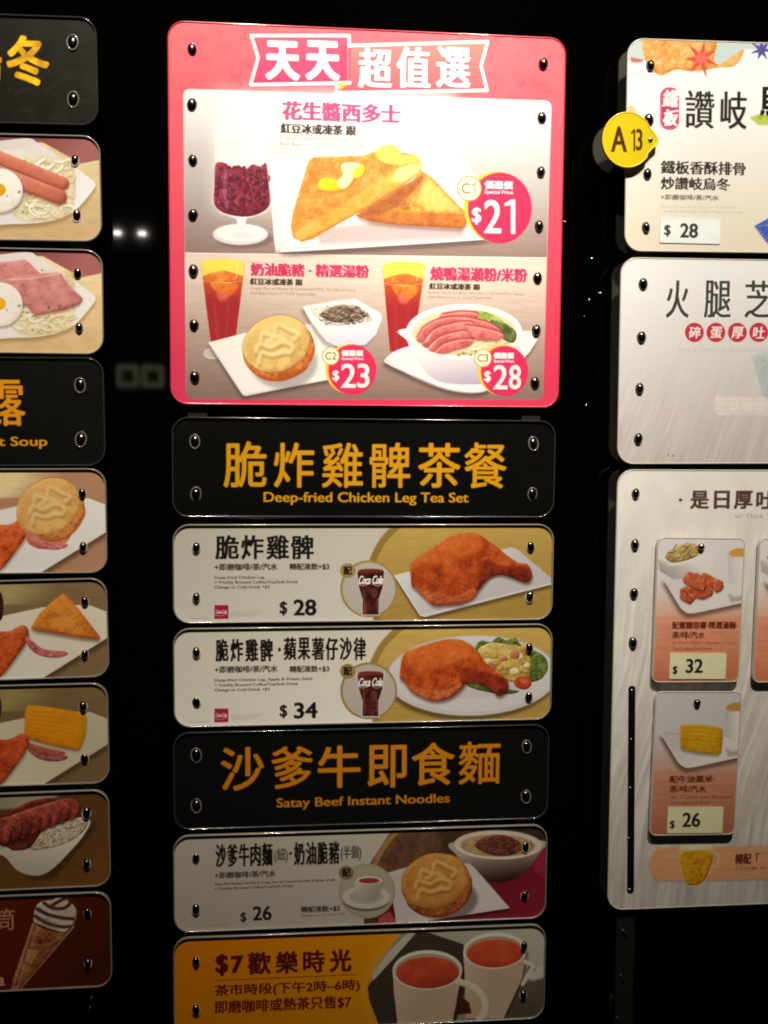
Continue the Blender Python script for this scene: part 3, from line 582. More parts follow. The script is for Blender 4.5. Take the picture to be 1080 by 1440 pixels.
    sl = [[(622, 441), (650, 437), (672, 440), (668, 447), (640, 447), (618, 452)], [(586, 474), (600, 456), (625, 446), (655, 445), (690, 454), (704, 464), (690, 466), (640, 455), (612, 462), (594, 480)],
          [(594, 482), (610, 463), (640, 453), (664, 452), (668, 464), (640, 466), (618, 473), (602, 487)], [(602, 488), (618, 473), (645, 465), (664, 466), (668, 474), (640, 477), (620, 484), (610, 494)],
          [(611, 494), (624, 483), (648, 476), (666, 476), (660, 486), (640, 492), (622, 497)], [(655, 456), (680, 460), (706, 468), (704, 476), (680, 478), (664, 474)]]
    for P in sl:
        c.shadow(P, 0, 2, 2, .5, (90, 20, 20), sm=True); c.food(P, (176, 66, 62), (214, 112, 102), (240, 166, 148), (2, 9), .45, .5, 9, ao=.12, soft=1); c.line(P[:len(P) // 2 + 1], 2.2, (170, 48, 46), 1, .75); c.line(np.array(P[:len(P) // 2 + 1]) + (0, 2.6), 1.4, (246, 186, 170), 1, .6)
    c.line([(599, 481), (606, 470)], 1.6, (255, 225, 210), 1.2, .7); c.line([(605, 488), (613, 480)], 1.5, (255, 225, 210), 1.2, .6)
    for x, y in ((652, 496), (662, 499), (645, 500), (669, 494)): c.fill(ell(x, y, 2, 1.4, 30), (96, 120, 60), .7, .8)
    c.line(ell(652.6, 467, 79, 36, 0, 30, 10, 170), 2.6, (254, 250, 246), .9, .9)
    badge(c, 709.6, 522, 33.3, 35.6, 'C3', '28', (679.2, 503.5, 12.5), (694, 495.3, 723, 504.4), ((681, 521.5, 690.5, 538.5), (694, 513, 733, 547.4)))
    c.text('燒鴨湯瀨粉/米粉', 605, 374.5, 742, 394.5, (208, 52, 92), 1.05, .45); c.text('紅豆冰或凍茶 跟', 603.7, 398, 675.4, 406.8, (48, 36, 30), .5, .2)
    c.text('Roast Duck w/ Rice Noodles / Vermicelli in Soup', 603, 409, 736, 413.8, (128, 108, 92), .08, alpha=.8); c.text('Red Bean Icery or Cold Tea/Coffee', 603, 415.5, 693, 420, (128, 108, 92), .08, alpha=.8)
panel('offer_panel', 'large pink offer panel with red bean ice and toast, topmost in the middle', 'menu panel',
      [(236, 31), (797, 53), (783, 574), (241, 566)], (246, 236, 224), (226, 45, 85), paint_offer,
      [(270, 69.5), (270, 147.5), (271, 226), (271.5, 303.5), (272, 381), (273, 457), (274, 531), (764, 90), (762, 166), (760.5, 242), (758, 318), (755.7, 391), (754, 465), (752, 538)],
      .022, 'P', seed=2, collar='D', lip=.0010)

# ------------------------------------------------------------------ black header panels
def header(name, label, quad, white, zh, zbox, en, ebox, pins, col, group='black header panels with yellow lettering', extra=None, base=(8, 8, 6), hb=1.0):
    def p(c):
        for t, b in zip(zh, zbox): c.text(t, *b, col, hb if t not in '髀雞餐麵爹露' else hb * .8, halo=((110, 40, 5), .8, .8, .5), soft=.8, rnd_=.85)
        if en: c.text(en, *ebox, col, .62, .45)
        if extra: extra(c)
    return panel(name, label, 'header panel', quad, white, base, p, pins, .022, 'D', group, seed=len(label), coat=.6, rough=.3, collar='H')
def boxes(x0, x1, y0, y1, n, dy, gap=.12, wfac=None):
    p = (x1 - x0 + gap * (x1 - x0) / n) / n; return [(x0 + i * p, y0 + dy * i, x0 + i * p + p * (1 - gap), y1 + dy * i) for i in range(n)]
header('header_panel', 'black header panel in yellow reading Deep-fried Chicken Leg Tea Set', [(243, 585.5), (780, 593.7), (778, 725.6), (243, 727.5)], (225, 208, 182),
       '脆炸雞髀茶餐', [(314, 620, 375, 686), (385, 622, 442, 686), (452.5, 622, 511, 686), (520, 622, 577.5, 686), (588, 622.5, 648.5, 686), (653, 622, 713.5, 687)],
       'Deep-fried Chicken Leg Tea Set', (370.4, 691.5, 659.3, 710.5), [(274, 621), (275.5, 695), (750, 624), (748.5, 695)], (236, 170, 22),
       extra=lambda c: c.line([(293, 725), (320, 725)], 1.6, (110, 105, 95), .7, .7))
header('header_panel', 'black header panel in amber reading Satay Beef Instant Noodles', [(245, 1031), (771.5, 1018.3), (769, 1150), (245, 1166)], (168, 145, 118),
       '沙爹牛即食麵', [(310, 1051.5, 371, 1113), (381, 1050, 440.5, 1110), (447, 1049, 507, 1109), (517, 1048, 572, 1108.5), (579, 1044.5, 640, 1105.5), (645, 1043.5, 704, 1103.5)],
       'Satay Beef Instant Noodles', (388.5, 1122.5, 632.5, 1140), [(276, 1062), (276, 1133), (740.5, 1050), (739.5, 1120)], (164, 102, 14))
def smudge(c):
    c.mottle([(-400, 0), (150, 0), (150, 190), (-400, 190)], 26, .35, 9); r = random.Random(8)
    for i in range(26): x, y = r.uniform(0, 130), r.uniform(30, 170); c.fill(ell(x, y, r.uniform(.4, 1.3), r.uniform(.4, 1.2)), (95, 92, 78), .8, .5)
    for i in range(6): x, y = r.uniform(10, 100), r.uniform(90, 160); c.line([(x, y), (x + r.uniform(6, 26), y + r.uniform(-6, 3))], 3, (70, 68, 56), 3, .3)
header('header_panel', 'black header panel with one large yellow character, at the top of the left column', [(-392, 9), (136, 25), (137, 177), (-392, 162)], (250, 236, 212),
       '烏冬', [(-62, 46, 1.5, 119), (7, 48.5, 68.5, 119.5)], None, None, [(102, 59.5), (103, 140), (-360, 48), (-360, 125)], (250, 192, 18), extra=smudge, base=(20, 19, 12), hb=1.9)  # greyer base has reflected glare put into its colour
header('header_panel', 'black header panel in the left column with yellow English word Soup', [(-392, 498), (146, 507), (147, 650.5), (-392, 660)], (230, 212, 186),
       '露', [(-30, 534, 35, 599)], 'Dessert Soup', (-77, 614, 66.5, 632), [(112.6, 542), (113.8, 618), (-360, 532), (-360, 610)], (206, 136, 16), base=(11, 10, 7))

# ------------------------------------------------------------------ middle column: food strips
CHK = np.array([(165, 300), (185, 265), (300, 190), (400, 120), (480, 92), (580, 90), (650, 130), (720, 180), (780, 230), (850, 275), (905, 285), (930, 330), (935, 370), (905, 400), (850, 385), (800, 365), (740, 350), (680, 360), (640, 400), (600, 450), (560, 500), (480, 535), (400, 540), (320, 545), (270, 510), (210, 450), (175, 420), (170, 360)], float)
CHK2 = np.array([(100, 320), (125, 180), (200, 140), (290, 110), (400, 85), (490, 90), (560, 130), (610, 190), (660, 250), (740, 310), (780, 350), (785, 400), (760, 430), (720, 445), (680, 400), (620, 370), (560, 345), (520, 360), (490, 400), (420, 455), (330, 475), (250, 455), (170, 410), (130, 350)], float)
def chicken(c, P, org):
    Q = P / 4.5 + org; c.shadow(Q, 1, 4, 4, .55, (50, 25, 15), sm=True)
    c.food(Q, (112, 30, 10), (198, 78, 26), (240, 140, 66), (4, 14), 1.05, .5, 8, ao=.34, soft=1.2)
    n = len(Q); lo = Q[len(Q) * 2 // 3:]
    if P is CHK: dk, ft, dr = [(640, 270), (760, 300), (900, 300), (935, 350), (900, 400), (820, 375), (740, 352), (660, 385), (600, 400)], [(200, 430), (330, 470), (470, 480), (560, 440), (590, 470), (540, 520), (420, 545), (310, 540), (250, 500)], [(180, 410), (250, 455), (330, 480), (470, 480), (570, 400), (640, 330), (760, 300)]
    else: dk, ft, dr = [(500, 270), (620, 290), (720, 320), (785, 360), (760, 430), (700, 420), (620, 370), (520, 365), (480, 340)], [(130, 360), (260, 400), (400, 400), (490, 370), (470, 410), (400, 460), (300, 475), (200, 435)], [(120, 350), (220, 395), (350, 405), (480, 350), (540, 300), (660, 290)]
    c.food(np.array(dk) / 4.5 + org, (60, 12, 8), (140, 42, 22), (190, 74, 38), (3,), .8, .8, 5, soft=3.5, alpha=.8)
    c.food(np.array(ft) / 4.5 + org, (140, 52, 26), (216, 104, 48), (246, 168, 104), (2, 4), 1.1, 2.0, 4, soft=2, alpha=.8, spec=.4)
    c.line(np.array(dr) / 4.5 + org, 2.2, (150, 52, 22), 2.4, .4)
    c.food(np.array([(200, 260), (400, 140), (560, 110), (640, 170), (520, 240), (300, 300)] if P is CHK else [(150, 210), (280, 130), (460, 100), (560, 160), (420, 250), (220, 300)]) / 4.5 + org, (196, 88, 28), (232, 116, 44), (248, 156, 78), (4,), .6, 1.2, 5, soft=8, alpha=.7)
def gold_bg(c, dy, x_end=790):
    arc = [(563, 733), (548, 745), (533, 762), (522, 783), (516, 806), (514, 830), (518, 850), (524, 866), (530, 884)]
    P = [(x, y + dy) for x, y in arc] + [(x_end, 884 + dy), (x_end, 725 + dy), (563, 725 + dy)]
    c.grad(P, (205, 168, 84), (186, 148, 66), (640, 740 + dy), (660, 870 + dy), sm=False)
    c.line([(x + 4.5, y + dy) for x, y in arc], 10, (150, 118, 50), 1, .8); c.mottle(P, (50, 6), .05, 4 + int(dy)); return P
def tea_line(c, y, dy2=-1.5):
    c.text('+即磨咖啡/茶/汽水', 301.6, y, 390.6, y + 10, (58, 48, 38), .35, .25); c.text('轉配凍飲+$3', 407, y + dy2 * .3, 463, y + 10 + dy2 * .3, (58, 48, 38), .3, .25)
def white_strip(c, q):
    c.grad([(240, q - 6), (560, q - 6), (560, q + 150), (240, q + 150)], (186, 174, 150), (206, 195, 174), (300, q), (300, q + 130), soft=0)
def paint_leg(c):
    white_strip(c, 738); gold_bg(c, 0)
    pl = [(554.5, 809), (600, 797), (718, 770), (727, 772), (775, 813), (775, 822), (597, 868), (590, 865)]
    c.shadow(pl, 0, 5, 5, .6, (60, 45, 15)); c.grad(pl, (206, 196, 186), (182, 172, 162), (600, 790), (650, 860)); c.line([(555, 809), (592, 866), (775, 821)], 1.5, (226, 218, 208), .8, .8, sm=False)
    chicken(c, CHK, (540, 730))
    pei_disc(c, 518.5, 828, 40, (168, 142, 82), (182, 166, 148), (489, 802.5)); cola_glass(c, 501, 801, 541.5, 866)
    for t, x0, x1 in (('脆', 302.5, 336), ('炸', 339, 371), ('雞', 374.5, 406.5), ('髀', 409.5, 441.5)): c.text(t, x0, 752.5, x1, 786.8, (22, 18, 14), .95, .6)
    tea_line(c, 792.5)
    for t, y, x1 in (('Deep-fried Chicken Leg', 810, 372), ('+ Freshly Brewed Coffee/Tea/Soft Drink', 816.8, 419.5), ('Change to Cold Drink +$3', 823.6, 379)): c.text(t, 301.6, y, x1, y + 5.6, (78, 68, 54), .2, .14)
    c.text('$', 393.3, 845.5, 404, 866, (28, 22, 16), .5); c.text('28', 412.7, 843, 445, 866, (28, 22, 16), 1.0, .65); cola_square(c, 301.6, 851, 19.5)
    for i in range(3): c.line([(325.5, 861 + i * 2.6), (370 - i * 6, 860.6 + i * 2.6)], .7, (150, 140, 122), .5, .7)
    c.line([(268, 869.5), (294, 869.3)], .7, (130, 120, 104), .5, .7)
panel('menu_panel', 'white strip panel with a lone fried chicken leg, priced $28', 'menu panel', [(244, 738), (777, 737.8), (776, 870.2), (244.5, 876)], (206, 192, 168), (200, 186, 162), paint_leg,
      [(276, 770), (276, 840), (746, 769), (745, 838.5)], seed=11, group='food strip panels of the middle column', collar='L')
def paint_leg2(c):
    white_strip(c, 882); gold_bg(c, 146.5)
    pl = ell(664, 950, 121, 57, -1.5); c.shadow(pl, -2, 6, 6, .6, (50, 38, 12)); c.fill(pl, (158, 146, 134), 1.2); c.fill(ell(664, 948, 118, 54, -1.5), (184, 174, 162), 1.2); c.fill(ell(664, 944, 92, 38, -1.5), (170, 158, 146), 5, .6)
    c.line(ell(664, 950, 118, 54, -1.5, 40, 20, 160), 2, (205, 196, 184), 1.5, .7)
    g = ((36, 46, 14), (92, 108, 38), (160, 170, 80))
    lf = [(668, 912), (676, 901), (690, 903), (700, 896), (712, 900), (724, 897), (732, 906), (742, 908), (752, 915), (766, 924), (770, 936), (762, 944), (764, 952), (752, 958), (740, 956), (700, 930), (680, 926)]
    c.food(lf, *g, (2, 4), 1.2, 2.0, 5, soft=.9)
    c.food([(655, 956), (690, 958), (712, 968), (730, 972), (716, 976), (690, 974), (660, 966)], *g, (2, 3), 1.1, 1.8, 4)
    c.food([(672, 914), (690, 904), (712, 906), (736, 910), (746, 925), (748, 945), (738, 958), (712, 958), (692, 948), (678, 930)], (130, 98, 30), (196, 164, 78), (232, 206, 130), (4, 8), .9, 1.4, 7, ao=.3)
    rg = random.Random(9)
    for i in range(17):
        x, y = rg.uniform(680, 742), rg.uniform(910, 954); s_ = rg.uniform(5, 9); a = rg.uniform(0, 6); P = [(x + s_ * math.cos(a + q) * rg.uniform(.8, 1.2), y + s_ * .8 * math.sin(a + q)) for q in (0, 1.5, 3, 4.6)]
        cols = rg.choice([((150, 112, 34), (212, 180, 86), (240, 216, 140)), ((168, 130, 70), (224, 196, 136), (245, 226, 176)), ((150, 70, 40), (196, 118, 76), (226, 160, 110))]); c.shadow(P, 0, 1.6, 1.5, .4, (90, 60, 20)); c.food(P, *cols, (2, 4), .9, .4, 5)
    for x, y in ((735, 960),): c.food(ell(x, y, 12.5, 9.5, 8), (110, 22, 10), (190, 56, 28), (235, 120, 70), (2, 5), .9, .4, 5, spec=.3); c.fill(ell(x + 1, y - 2, 6, 3.5, 20), (220, 130, 60), 1.2, .7)
    c.food([(748, 925), (758, 918), (768, 928), (770, 942), (760, 955), (750, 957), (745, 944)], *g, (2, 4), 1.2, 2, 4)
    chicken(c, CHK2, (540, 880))
    pei_disc(c, 518.5, 971.5, 40, (150, 126, 70), (166, 150, 132), (489, 944)); cola_glass(c, 501, 945, 541, 1009)
    x = 303.0
    for t in '脆炸雞髀': c.text(t, x, 898.5, x + 18.2, 930.5, (20, 17, 13), .75, .55); x += 20.9
    c.text('·', 391, 911, 395, 916, (20, 17, 13), 1, 1); x = 399
    for t in '蘋果薯仔沙律': c.text(t, x, 896.5, x + 17.8, 928.5, (20, 17, 13), .75, .55); x += 19.6
    tea_line(c, 936.8)
    for t, y, x1 in (('Deep-fried Chicken Leg, Apple & Potato Salad', 954.5, 439), ('+ Freshly Brewed Coffee/Tea/Soft Drink', 961.4, 419.5), ('Change to Cold Drink +$3', 968.4, 379)): c.text(t, 301.6, y, x1, y + 5.4, (72, 62, 48), .2, .14)
    c.text('$', 393.3, 991, 404, 1010.5, (26, 20, 14), .5); c.text('34', 413.3, 988, 446.5, 1010.8, (26, 20, 14), 1.0, .65); cola_square(c, 301.6, 996.5, 19.5)
    for i in range(3): c.line([(325.5, 1006 + i * 2.6), (370 - i * 6, 1005.4 + i * 2.6)], .7, (136, 126, 108), .5, .7)
    c.line([(268, 1015.5), (294, 1015)], .7, (120, 110, 92), .5, .7)
panel('menu_panel', 'white strip panel with chicken leg and potato salad on an oval plate, priced $34', 'menu panel', [(245, 884.5), (775.5, 877.5), (774, 1010.5), (245, 1022)], (188, 174, 150), (182, 168, 144), paint_leg2,
      [(276, 917), (276, 988), (744, 911), (743.5, 980)], seed=12, group='food strip panels of the middle column', collar='L')
def paint_satay(c):
    R_ = [(560, 1150), (548, 1172), (532, 1196), (520, 1215), (510, 1240), (512, 1300), (560, 1320), (790, 1320), (790, 1150)]
    c.grad(R_, (62, 42, 26), (46, 32, 20), (600, 1170), (700, 1240)); c.food([(566, 1160), (600, 1156), (625, 1185), (600, 1225), (556, 1240), (530, 1224), (538, 1190)], (52, 28, 16), (86, 52, 34), (112, 76, 52), (5, 9), .6, .5, 8, soft=3)
    c.line([(566, 1163), (548, 1180), (532, 1204), (524, 1224)], 8, (150, 112, 60), 1.2, .8); c.line([(572, 1166), (556, 1182), (541, 1206)], 3, (108, 72, 38), 1.6, .7)
    c.grad([(655, 1238), (700, 1238), (775, 1188), (775, 1310), (520, 1312), (540, 1275)], (96, 14, 26), (122, 22, 38), (700, 1210), (740, 1290), soft=4); c.fill([(755, 1200), (775, 1185), (775, 1240), (750, 1225)], (135, 26, 55), 3, .9)
    c.fill([(533, 1290), (548, 1282), (560, 1300), (530, 1303)], (160, 60, 56), 1)
    bb = [(639, 1184), (642, 1203), (660, 1228), (690, 1240), (720, 1238), (742, 1222), (760, 1198), (762, 1182)]
    c.grad(bb, (122, 108, 90), (42, 18, 14), (690, 1196), (694, 1240), sm=True); c.fill(ell(700.5, 1188, 62, 20.5, 1), (142, 128, 108), 1); c.fill(ell(700, 1189, 53, 15.5, 1), (140, 112, 74), 1)
    c.food(ell(700, 1190, 50, 14), (100, 74, 40), (142, 112, 70), (168, 142, 100), (2,), 1, 1.6, 5); c.food([(668, 1190), (680, 1178), (705, 1174), (728, 1182), (734, 1194), (716, 1203), (690, 1202)], (52, 20, 10), (92, 42, 26), (132, 74, 52), (2, 4), 1.2, 2.2, 5, spec=.2)
    c.line(ell(700.5, 1188, 60, 19, 1, 30, 10, 170), 2, (158, 145, 122), 1, .7)
    pl = [(546, 1227), (590, 1214), (660, 1214), (668, 1221), (717, 1277), (640, 1289), (556, 1303), (556, 1290)]
    c.shadow(pl, 0, 4, 4, .6, (25, 8, 8)); c.grad(pl, (132, 122, 110), (146, 136, 122), (600, 1225), (650, 1290)); c.shadow(ell(622, 1262, 46, 30), 4, 2, 6, .5, (40, 28, 20))
    bun(c, 614, 1243, 50, -10, (72, 28, 10), (158, 84, 34), ((140, 84, 30), (178, 120, 50), (200, 150, 80)), ((140, 90, 36), (196, 152, 84)))
    c.fill(ell(516, 1253, 40, 38.5), (126, 112, 78), .8); c.fill(ell(516.5, 1253.5, 36.5, 35), (116, 106, 88), .8)
    c.fill(ell(515, 1266, 33, 15.5), (74, 64, 50), 1.5); c.fill(ell(515, 1262, 34, 16), (134, 126, 110), 1); c.fill(ell(515, 1261, 24, 10), (118, 108, 92), 1.5)
    c.grad([(501, 1238), (537, 1238), (533, 1258), (526, 1266), (511, 1266), (504, 1258)], (132, 122, 106), (100, 90, 76), (505, 1240), (536, 1262), sm=True); c.fill(ell(519, 1238, 18, 5.5), (150, 140, 124), .8); c.fill(ell(519, 1238.5, 15, 4), (132, 48, 30), .8)
    c.fill(ell(487, 1227.5, 10.5, 10), (104, 88, 50), .8); c.text('配', 481, 1221.5, 493, 1233.5, (28, 18, 8), .5)
    x = 303.0; k = (16, 13, 10)
    for t in '沙爹牛肉麵': c.text(t, x, 1187.5 - (x - 303) * .03, x + 15, 1220 - (x - 303) * .03, k, .7, .55); x += 16.3
    c.text('(細)', 385.6, 1193, 405, 1214, (48, 42, 34), .2); c.text('·', 406.5, 1198, 410.5, 1202, k, 1, 1); x = 413.5
    for t in '奶油脆豬': c.text(t, x, 1184.5 - (x - 413) * .03, x + 15, 1217 - (x - 413) * .03, k, .7, .55); x += 16.3
    c.text('(半個)', 479, 1189.5, 508, 1211, (48, 42, 34), .25)
    c.text('+即磨咖啡/茶/汽水', 301.6, 1226.5, 388, 1236, (42, 36, 28), .35, .25); c.text('轉配凍飲+$3', 423, 1274.8, 478, 1284, (42, 36, 28), .35, .25); c.text('Change to Cold Drink +$3', 423, 1286, 484, 1290.5, (66, 58, 46), 0)
    c.text('Satay Beef Instant Noodle & Crispy Bun w/ Condensed Milk & Butter (Half)', 301.6, 1241.5, 471, 1246, (50, 43, 34), .2, .15); c.text('+ Freshly Brewed Coffee/Tea/Soft Drink', 301.6, 1248, 413, 1252.6, (50, 43, 34), .2, .15)
    c.text('$', 338, 1283, 346.5, 1298, (20, 16, 12), .3); c.text('26', 355.5, 1274.5, 382, 1295, (20, 16, 12), .6); c.line([(293, 1302), (319, 1300.5)], .7, (90, 82, 68), .5, .7)
panel('menu_panel', 'strip panel with satay beef noodle bowl and crispy bun, priced $26', 'menu panel', [(245, 1175.5), (768, 1159.5), (767, 1289.5), (245, 1310.5)], (150, 137, 117), (126, 115, 98), paint_satay,
      [(275.5, 1207), (275.5, 1278), (739, 1191), (737.7, 1259.5)], seed=13, group='food strip panels of the middle column', collar='L')
def paint_happy(c):
    c.grad([(230, 1290), (600, 1290), (600, 1470), (230, 1470)], (205, 116, 3), (255, 165, 6), (300, 1315), (420, 1445), soft=0)
    arc = [(575, 1296), (560, 1318), (544, 1339), (530, 1358), (521, 1378), (518, 1395), (521, 1412), (528, 1430), (540, 1456)]
    c.line([(x - 5, y) for x, y in arc], 13, (150, 100, 20), 2.5, .8); c.fill(arc + [(790, 1456), (790, 1280), (580, 1280)], (84, 76, 60), 1)
    c.grad([(566, 1300), (790, 1290), (790, 1370), (640, 1340)], (96, 88, 72), (108, 100, 84), (600, 1305), (740, 1350), soft=2)
    c.fill([(578, 1310), (604, 1312), (652, 1328), (658, 1380), (640, 1440), (532, 1440), (519, 1405), (517, 1388), (524, 1378), (556, 1345)], (32, 26, 18), 1.2)
    c.fill([(577, 1309), (585, 1312), (556, 1345), (524, 1380), (523, 1370), (548, 1336)], (112, 102, 86), 1)
    c.grad([(722, 1372), (790, 1352), (790, 1450), (690, 1450)], (100, 92, 78), (48, 42, 32), (745, 1365), (730, 1430), soft=1.5); c.fill([(700, 1436), (730, 1382), (790, 1365), (790, 1450)], (46, 40, 30), 3, .8)
    c.fill([(738, 1372), (752, 1362), (790, 1350), (790, 1368), (748, 1380)], (122, 114, 98), 2, .8); c.fill([(740, 1371), (744, 1358), (753, 1363)], (52, 40, 26), 1)
    for (cx, cy, rx, ry, bx0, bx1, by, rt) in ((695.8, 1337, 44.5, 25.5, 655, 708, 1432, -2), (601, 1364, 49, 28, 559, 636, 1440, -1)):
        Pb = [(cx - rx, cy), (cx - rx + 2, cy + 30), (bx0, by), (bx1, by), (cx + rx * .85, cy + 40), (cx + rx, cy)]
        c.shadow(Pb, 3, 2, 5, .5, (20, 12, 6)); c.grad(Pb, (140, 126, 104), (108, 84, 62), (cx - rx, cy + 20), (cx + rx, cy + 30)); c.grad(Pb, (112, 82, 58), (140, 128, 106), (cx, cy + 30), (cx + rx, cy + 50), alpha=.4)
        c.fill(ell(cx, cy, rx, ry, rt), (140, 128, 108), 1); c.fill(ell(cx, cy + 1.5, rx - 3.5, ry - 3.5, rt), (104, 84, 62), 1.2); c.food(ell(cx + .5, cy + 4, rx - 5, ry - 6, rt), (84, 24, 12), (122, 40, 20), (150, 66, 40), (6,), .4, .3, 14, ao=.2)
        c.line(ell(cx, cy, rx - 1, ry - 1, rt, 30, 15, 165), 1.6, (152, 140, 118), .9, .8)
    c.line([(644, 1380), (666, 1388), (680, 1404), (682, 1420), (672, 1436)], 10, (138, 124, 102), 1); c.line([(644, 1383), (664, 1392), (675, 1406), (676, 1420)], 3, (112, 98, 78), 1.5, .6)
    c.fill([(650, 1402), (660, 1410), (663, 1425), (637, 1427)], (44, 16, 8), 1.2)
    c.line([(738, 1352), (749, 1358), (744, 1368), (735, 1384)], 6, (126, 116, 98), 1.2)
    k = (52, 8, 8); x = 303
    for t, w_, b_ in (('$', 18, 1.4), ('7', 17.5, 1.6), ('歡', 33, 1.1), ('樂', 32, 1.1), ('時', 31, 1.1), ('光', 31, 1.3)):
        dy = (x - 303) * -.035; lat = t in '$7'; c.text(t, x, (1342 if t == '$' else 1345 if t == '7' else 1341) + dy, x + w_, (1373 if t == '$' else 1370 if t == '7' else 1373) + dy, k, b_, b_ * .8); x += w_ + (3.5 if t == '$' else 6 if t == '7' else 6.5)
    c.line([(303, 1379), (501, 1370.5)], .9, k, .4, .9, sm=False)
    c.text('茶市時段(下午2時–6時)', 302, 1385, 506, 1403.5, k, .45, .35); c.text('即磨咖啡或熱茶只售$7', 302, 1407.5, 494, 1426.5, k, .45, .35)
panel('menu_panel', 'orange strip panel with two white cups of tea, lowest of the middle column', 'menu panel', [(245, 1319.5), (766.5, 1298.8), (764.5, 1431), (245, 1454)], (134, 121, 102), (180, 110, 10), paint_happy,
      [(275.5, 1351.5), (275.5, 1420), (736.6, 1329.5), (735.6, 1398.6)], seed=14, group='food strip panels of the middle column', collar='L')

# ------------------------------------------------------------------ left column
def noodles(c, seed, x0, x1, y0, y1, n=34):
    rg = random.Random(seed)
    c.food([(x0 - 6, y0), (x1 - 10, y0 - 4), (x1, y0 + 8), (x1 - 8, y1 - 4), (x0, y1)], (186, 160, 102), (226, 208, 160), (244, 232, 198), (2, 4), .7, .8, 8, soft=4)
    for i in range(n):
        x, y = rg.uniform(x0, x1 - 6), rg.uniform(y0, y1 - 4); r = rg.uniform(4, 10); a = rg.uniform(0, 360)
        P = ell(x, y, r * 1.5, r * .75, rg.uniform(-40, 40), 12, a, a + rg.uniform(120, 240)); c.line(P + (.4, 1.8), 3.6, (172, 146, 86), 1.4, .5); c.line(P, 3.3, rg.choice([(238, 222, 178), (226, 206, 154), (246, 236, 206)]), .9, .92); c.line(P - (.2, .7), 1, (252, 244, 222), .8, .5)
    for i in range(9): x, y = rg.uniform(x0, x1), rg.uniform(y0 - 8, y1); c.fill(ell(x, y, 1.8, 1.2, rg.uniform(0, 90)), (86, 100, 50), .6, .8)
def egg(c, cx, cy, rx, ry):
    c.shadow(ell(cx, cy, rx, ry), 1.5, 3, 3, .4); c.food(ell(cx, cy, rx, ry, 10), (205, 190, 165), (246, 240, 226), (255, 252, 244), (4, 8), .5, .15, 12, ao=.3); c.food(ell(cx - 3, cy - 1, 11, 9.5), (214, 140, 12), (244, 182, 20), (255, 215, 80), (3,), .7, .1, 8)
    c.fill(ell(cx + 27, cy + 2, 2.6, 1.5, -20), (96, 112, 60), .6, .8); c.fill(ell(cx + 10, cy + 8, 1.2, 1), (90, 96, 50), .6, .8)
def ham_plate(c, dy, sausage):
    c.grad([(-400, 160 + dy), (170, 160 + dy), (170, 360 + dy), (-400, 360 + dy)], (232, 205, 150), (216, 178, 122), (60, 210 + dy), (60, 330 + dy), soft=0); c.mottle([(-400, 160 + dy), (170, 160 + dy), (170, 360 + dy), (-400, 360 + dy)], (40, 12), .06, 6)
    c.grad([(-400, 180 + dy), (150, 180 + dy), (150, 223 + dy), (114, 230 + dy), (60, 200 + dy), (-400, 200 + dy)], (134, 72, 66), (166, 96, 88), (60, 190 + dy), (100, 228 + dy), soft=1)
    pl = [(-120, 240 + dy), (-60, 205 + dy), (0, 198 + dy), (40, 194.5 + dy), (56, 203 + dy), (92, 226 + dy), (126, 250 + dy), (134, 259 + dy), (129, 270 + dy), (104, 297 + dy), (70, 311 + dy), (20, 315 + dy), (-60, 312 + dy)]
    c.shadow(pl, 0, 5, 6, .5, (120, 84, 40), sm=True); c.grad(pl, (216, 202, 188), (244, 232, 226), (30, 200 + dy), (110, 280 + dy), sm=True); c.fill([(-60, 215 + dy), (30, 210 + dy), (80, 232 + dy), (108, 262 + dy), (86, 290 + dy), (-60, 304 + dy)], (232, 220, 196), 5, .8)
    noodles(c, 3 + int(dy), 22, 104, 228 + dy, 305 + dy)
    if sausage:
        for (a, b, r_) in (((-20, 214), (88, 258), 9.5), ((-30, 233), (84, 277), 10.5)):
            d = math.degrees(math.atan2(b[1] - a[1], b[0] - a[0])); u = np.array([-math.sin(math.radians(d)), math.cos(math.radians(d))]) * r_; A_, B_ = np.array(a, float) + (0, dy), np.array(b, float) + (0, dy)
            arcp = ell(B_[0], B_[1], r_, r_, d, 9, -90, 90); P = [tuple(A_ - u)] + [tuple(q) for q in arcp] + [tuple(A_ + u)]
            c.shadow(P, 0, 3, 2.5, .5, (120, 50, 40)); c.food(P, (168, 74, 48), (220, 122, 92), (244, 172, 146), (5, 10), 1.1, .1, 14, sm=False)
    else:
        hm = ((156, 82, 72), (206, 130, 118), (240, 178, 162))
        for P in ([(-60, 214), (0, 209), (36, 205), (42, 210), (56, 224), (30, 236), (-60, 240)], [(-60, 245), (10, 232), (40, 226), (60, 224), (86, 224), (92, 234), (104, 248), (117, 260), (112, 268), (90, 276), (62, 281), (50, 284), (38, 270), (-40, 262)]):
            Q = [(x, y + dy) for x, y in P]; c.shadow(Q, 0, 3, 2.5, .45, (120, 70, 60)); c.food(Q, *hm, (3, 7), .8, .4, 10, sm=False, soft=1)
        c.line([(14, 233 + dy), (40, 232 + dy), (80, 226 + dy)], 1.6, (246, 196, 190), 1.6, .7); c.line([(86, 228 + dy), (98, 250 + dy), (112, 262 + dy)], 2, (188, 100, 104), 1.6, .6); c.line([(100, 250 + dy), (70, 262 + dy), (20, 250 + dy)], 2, (196, 112, 116), 2, .45)
        for x, y in ((68.5, 272), (84, 271), (29, 272), (12.5, 279)): c.fill(ell(x, y + dy, 2.2, 2.6), (110, 96, 62), .7, .8)
    egg(c, 0, 268 + dy, 32, 31)
GL = 'food panels of the left column'
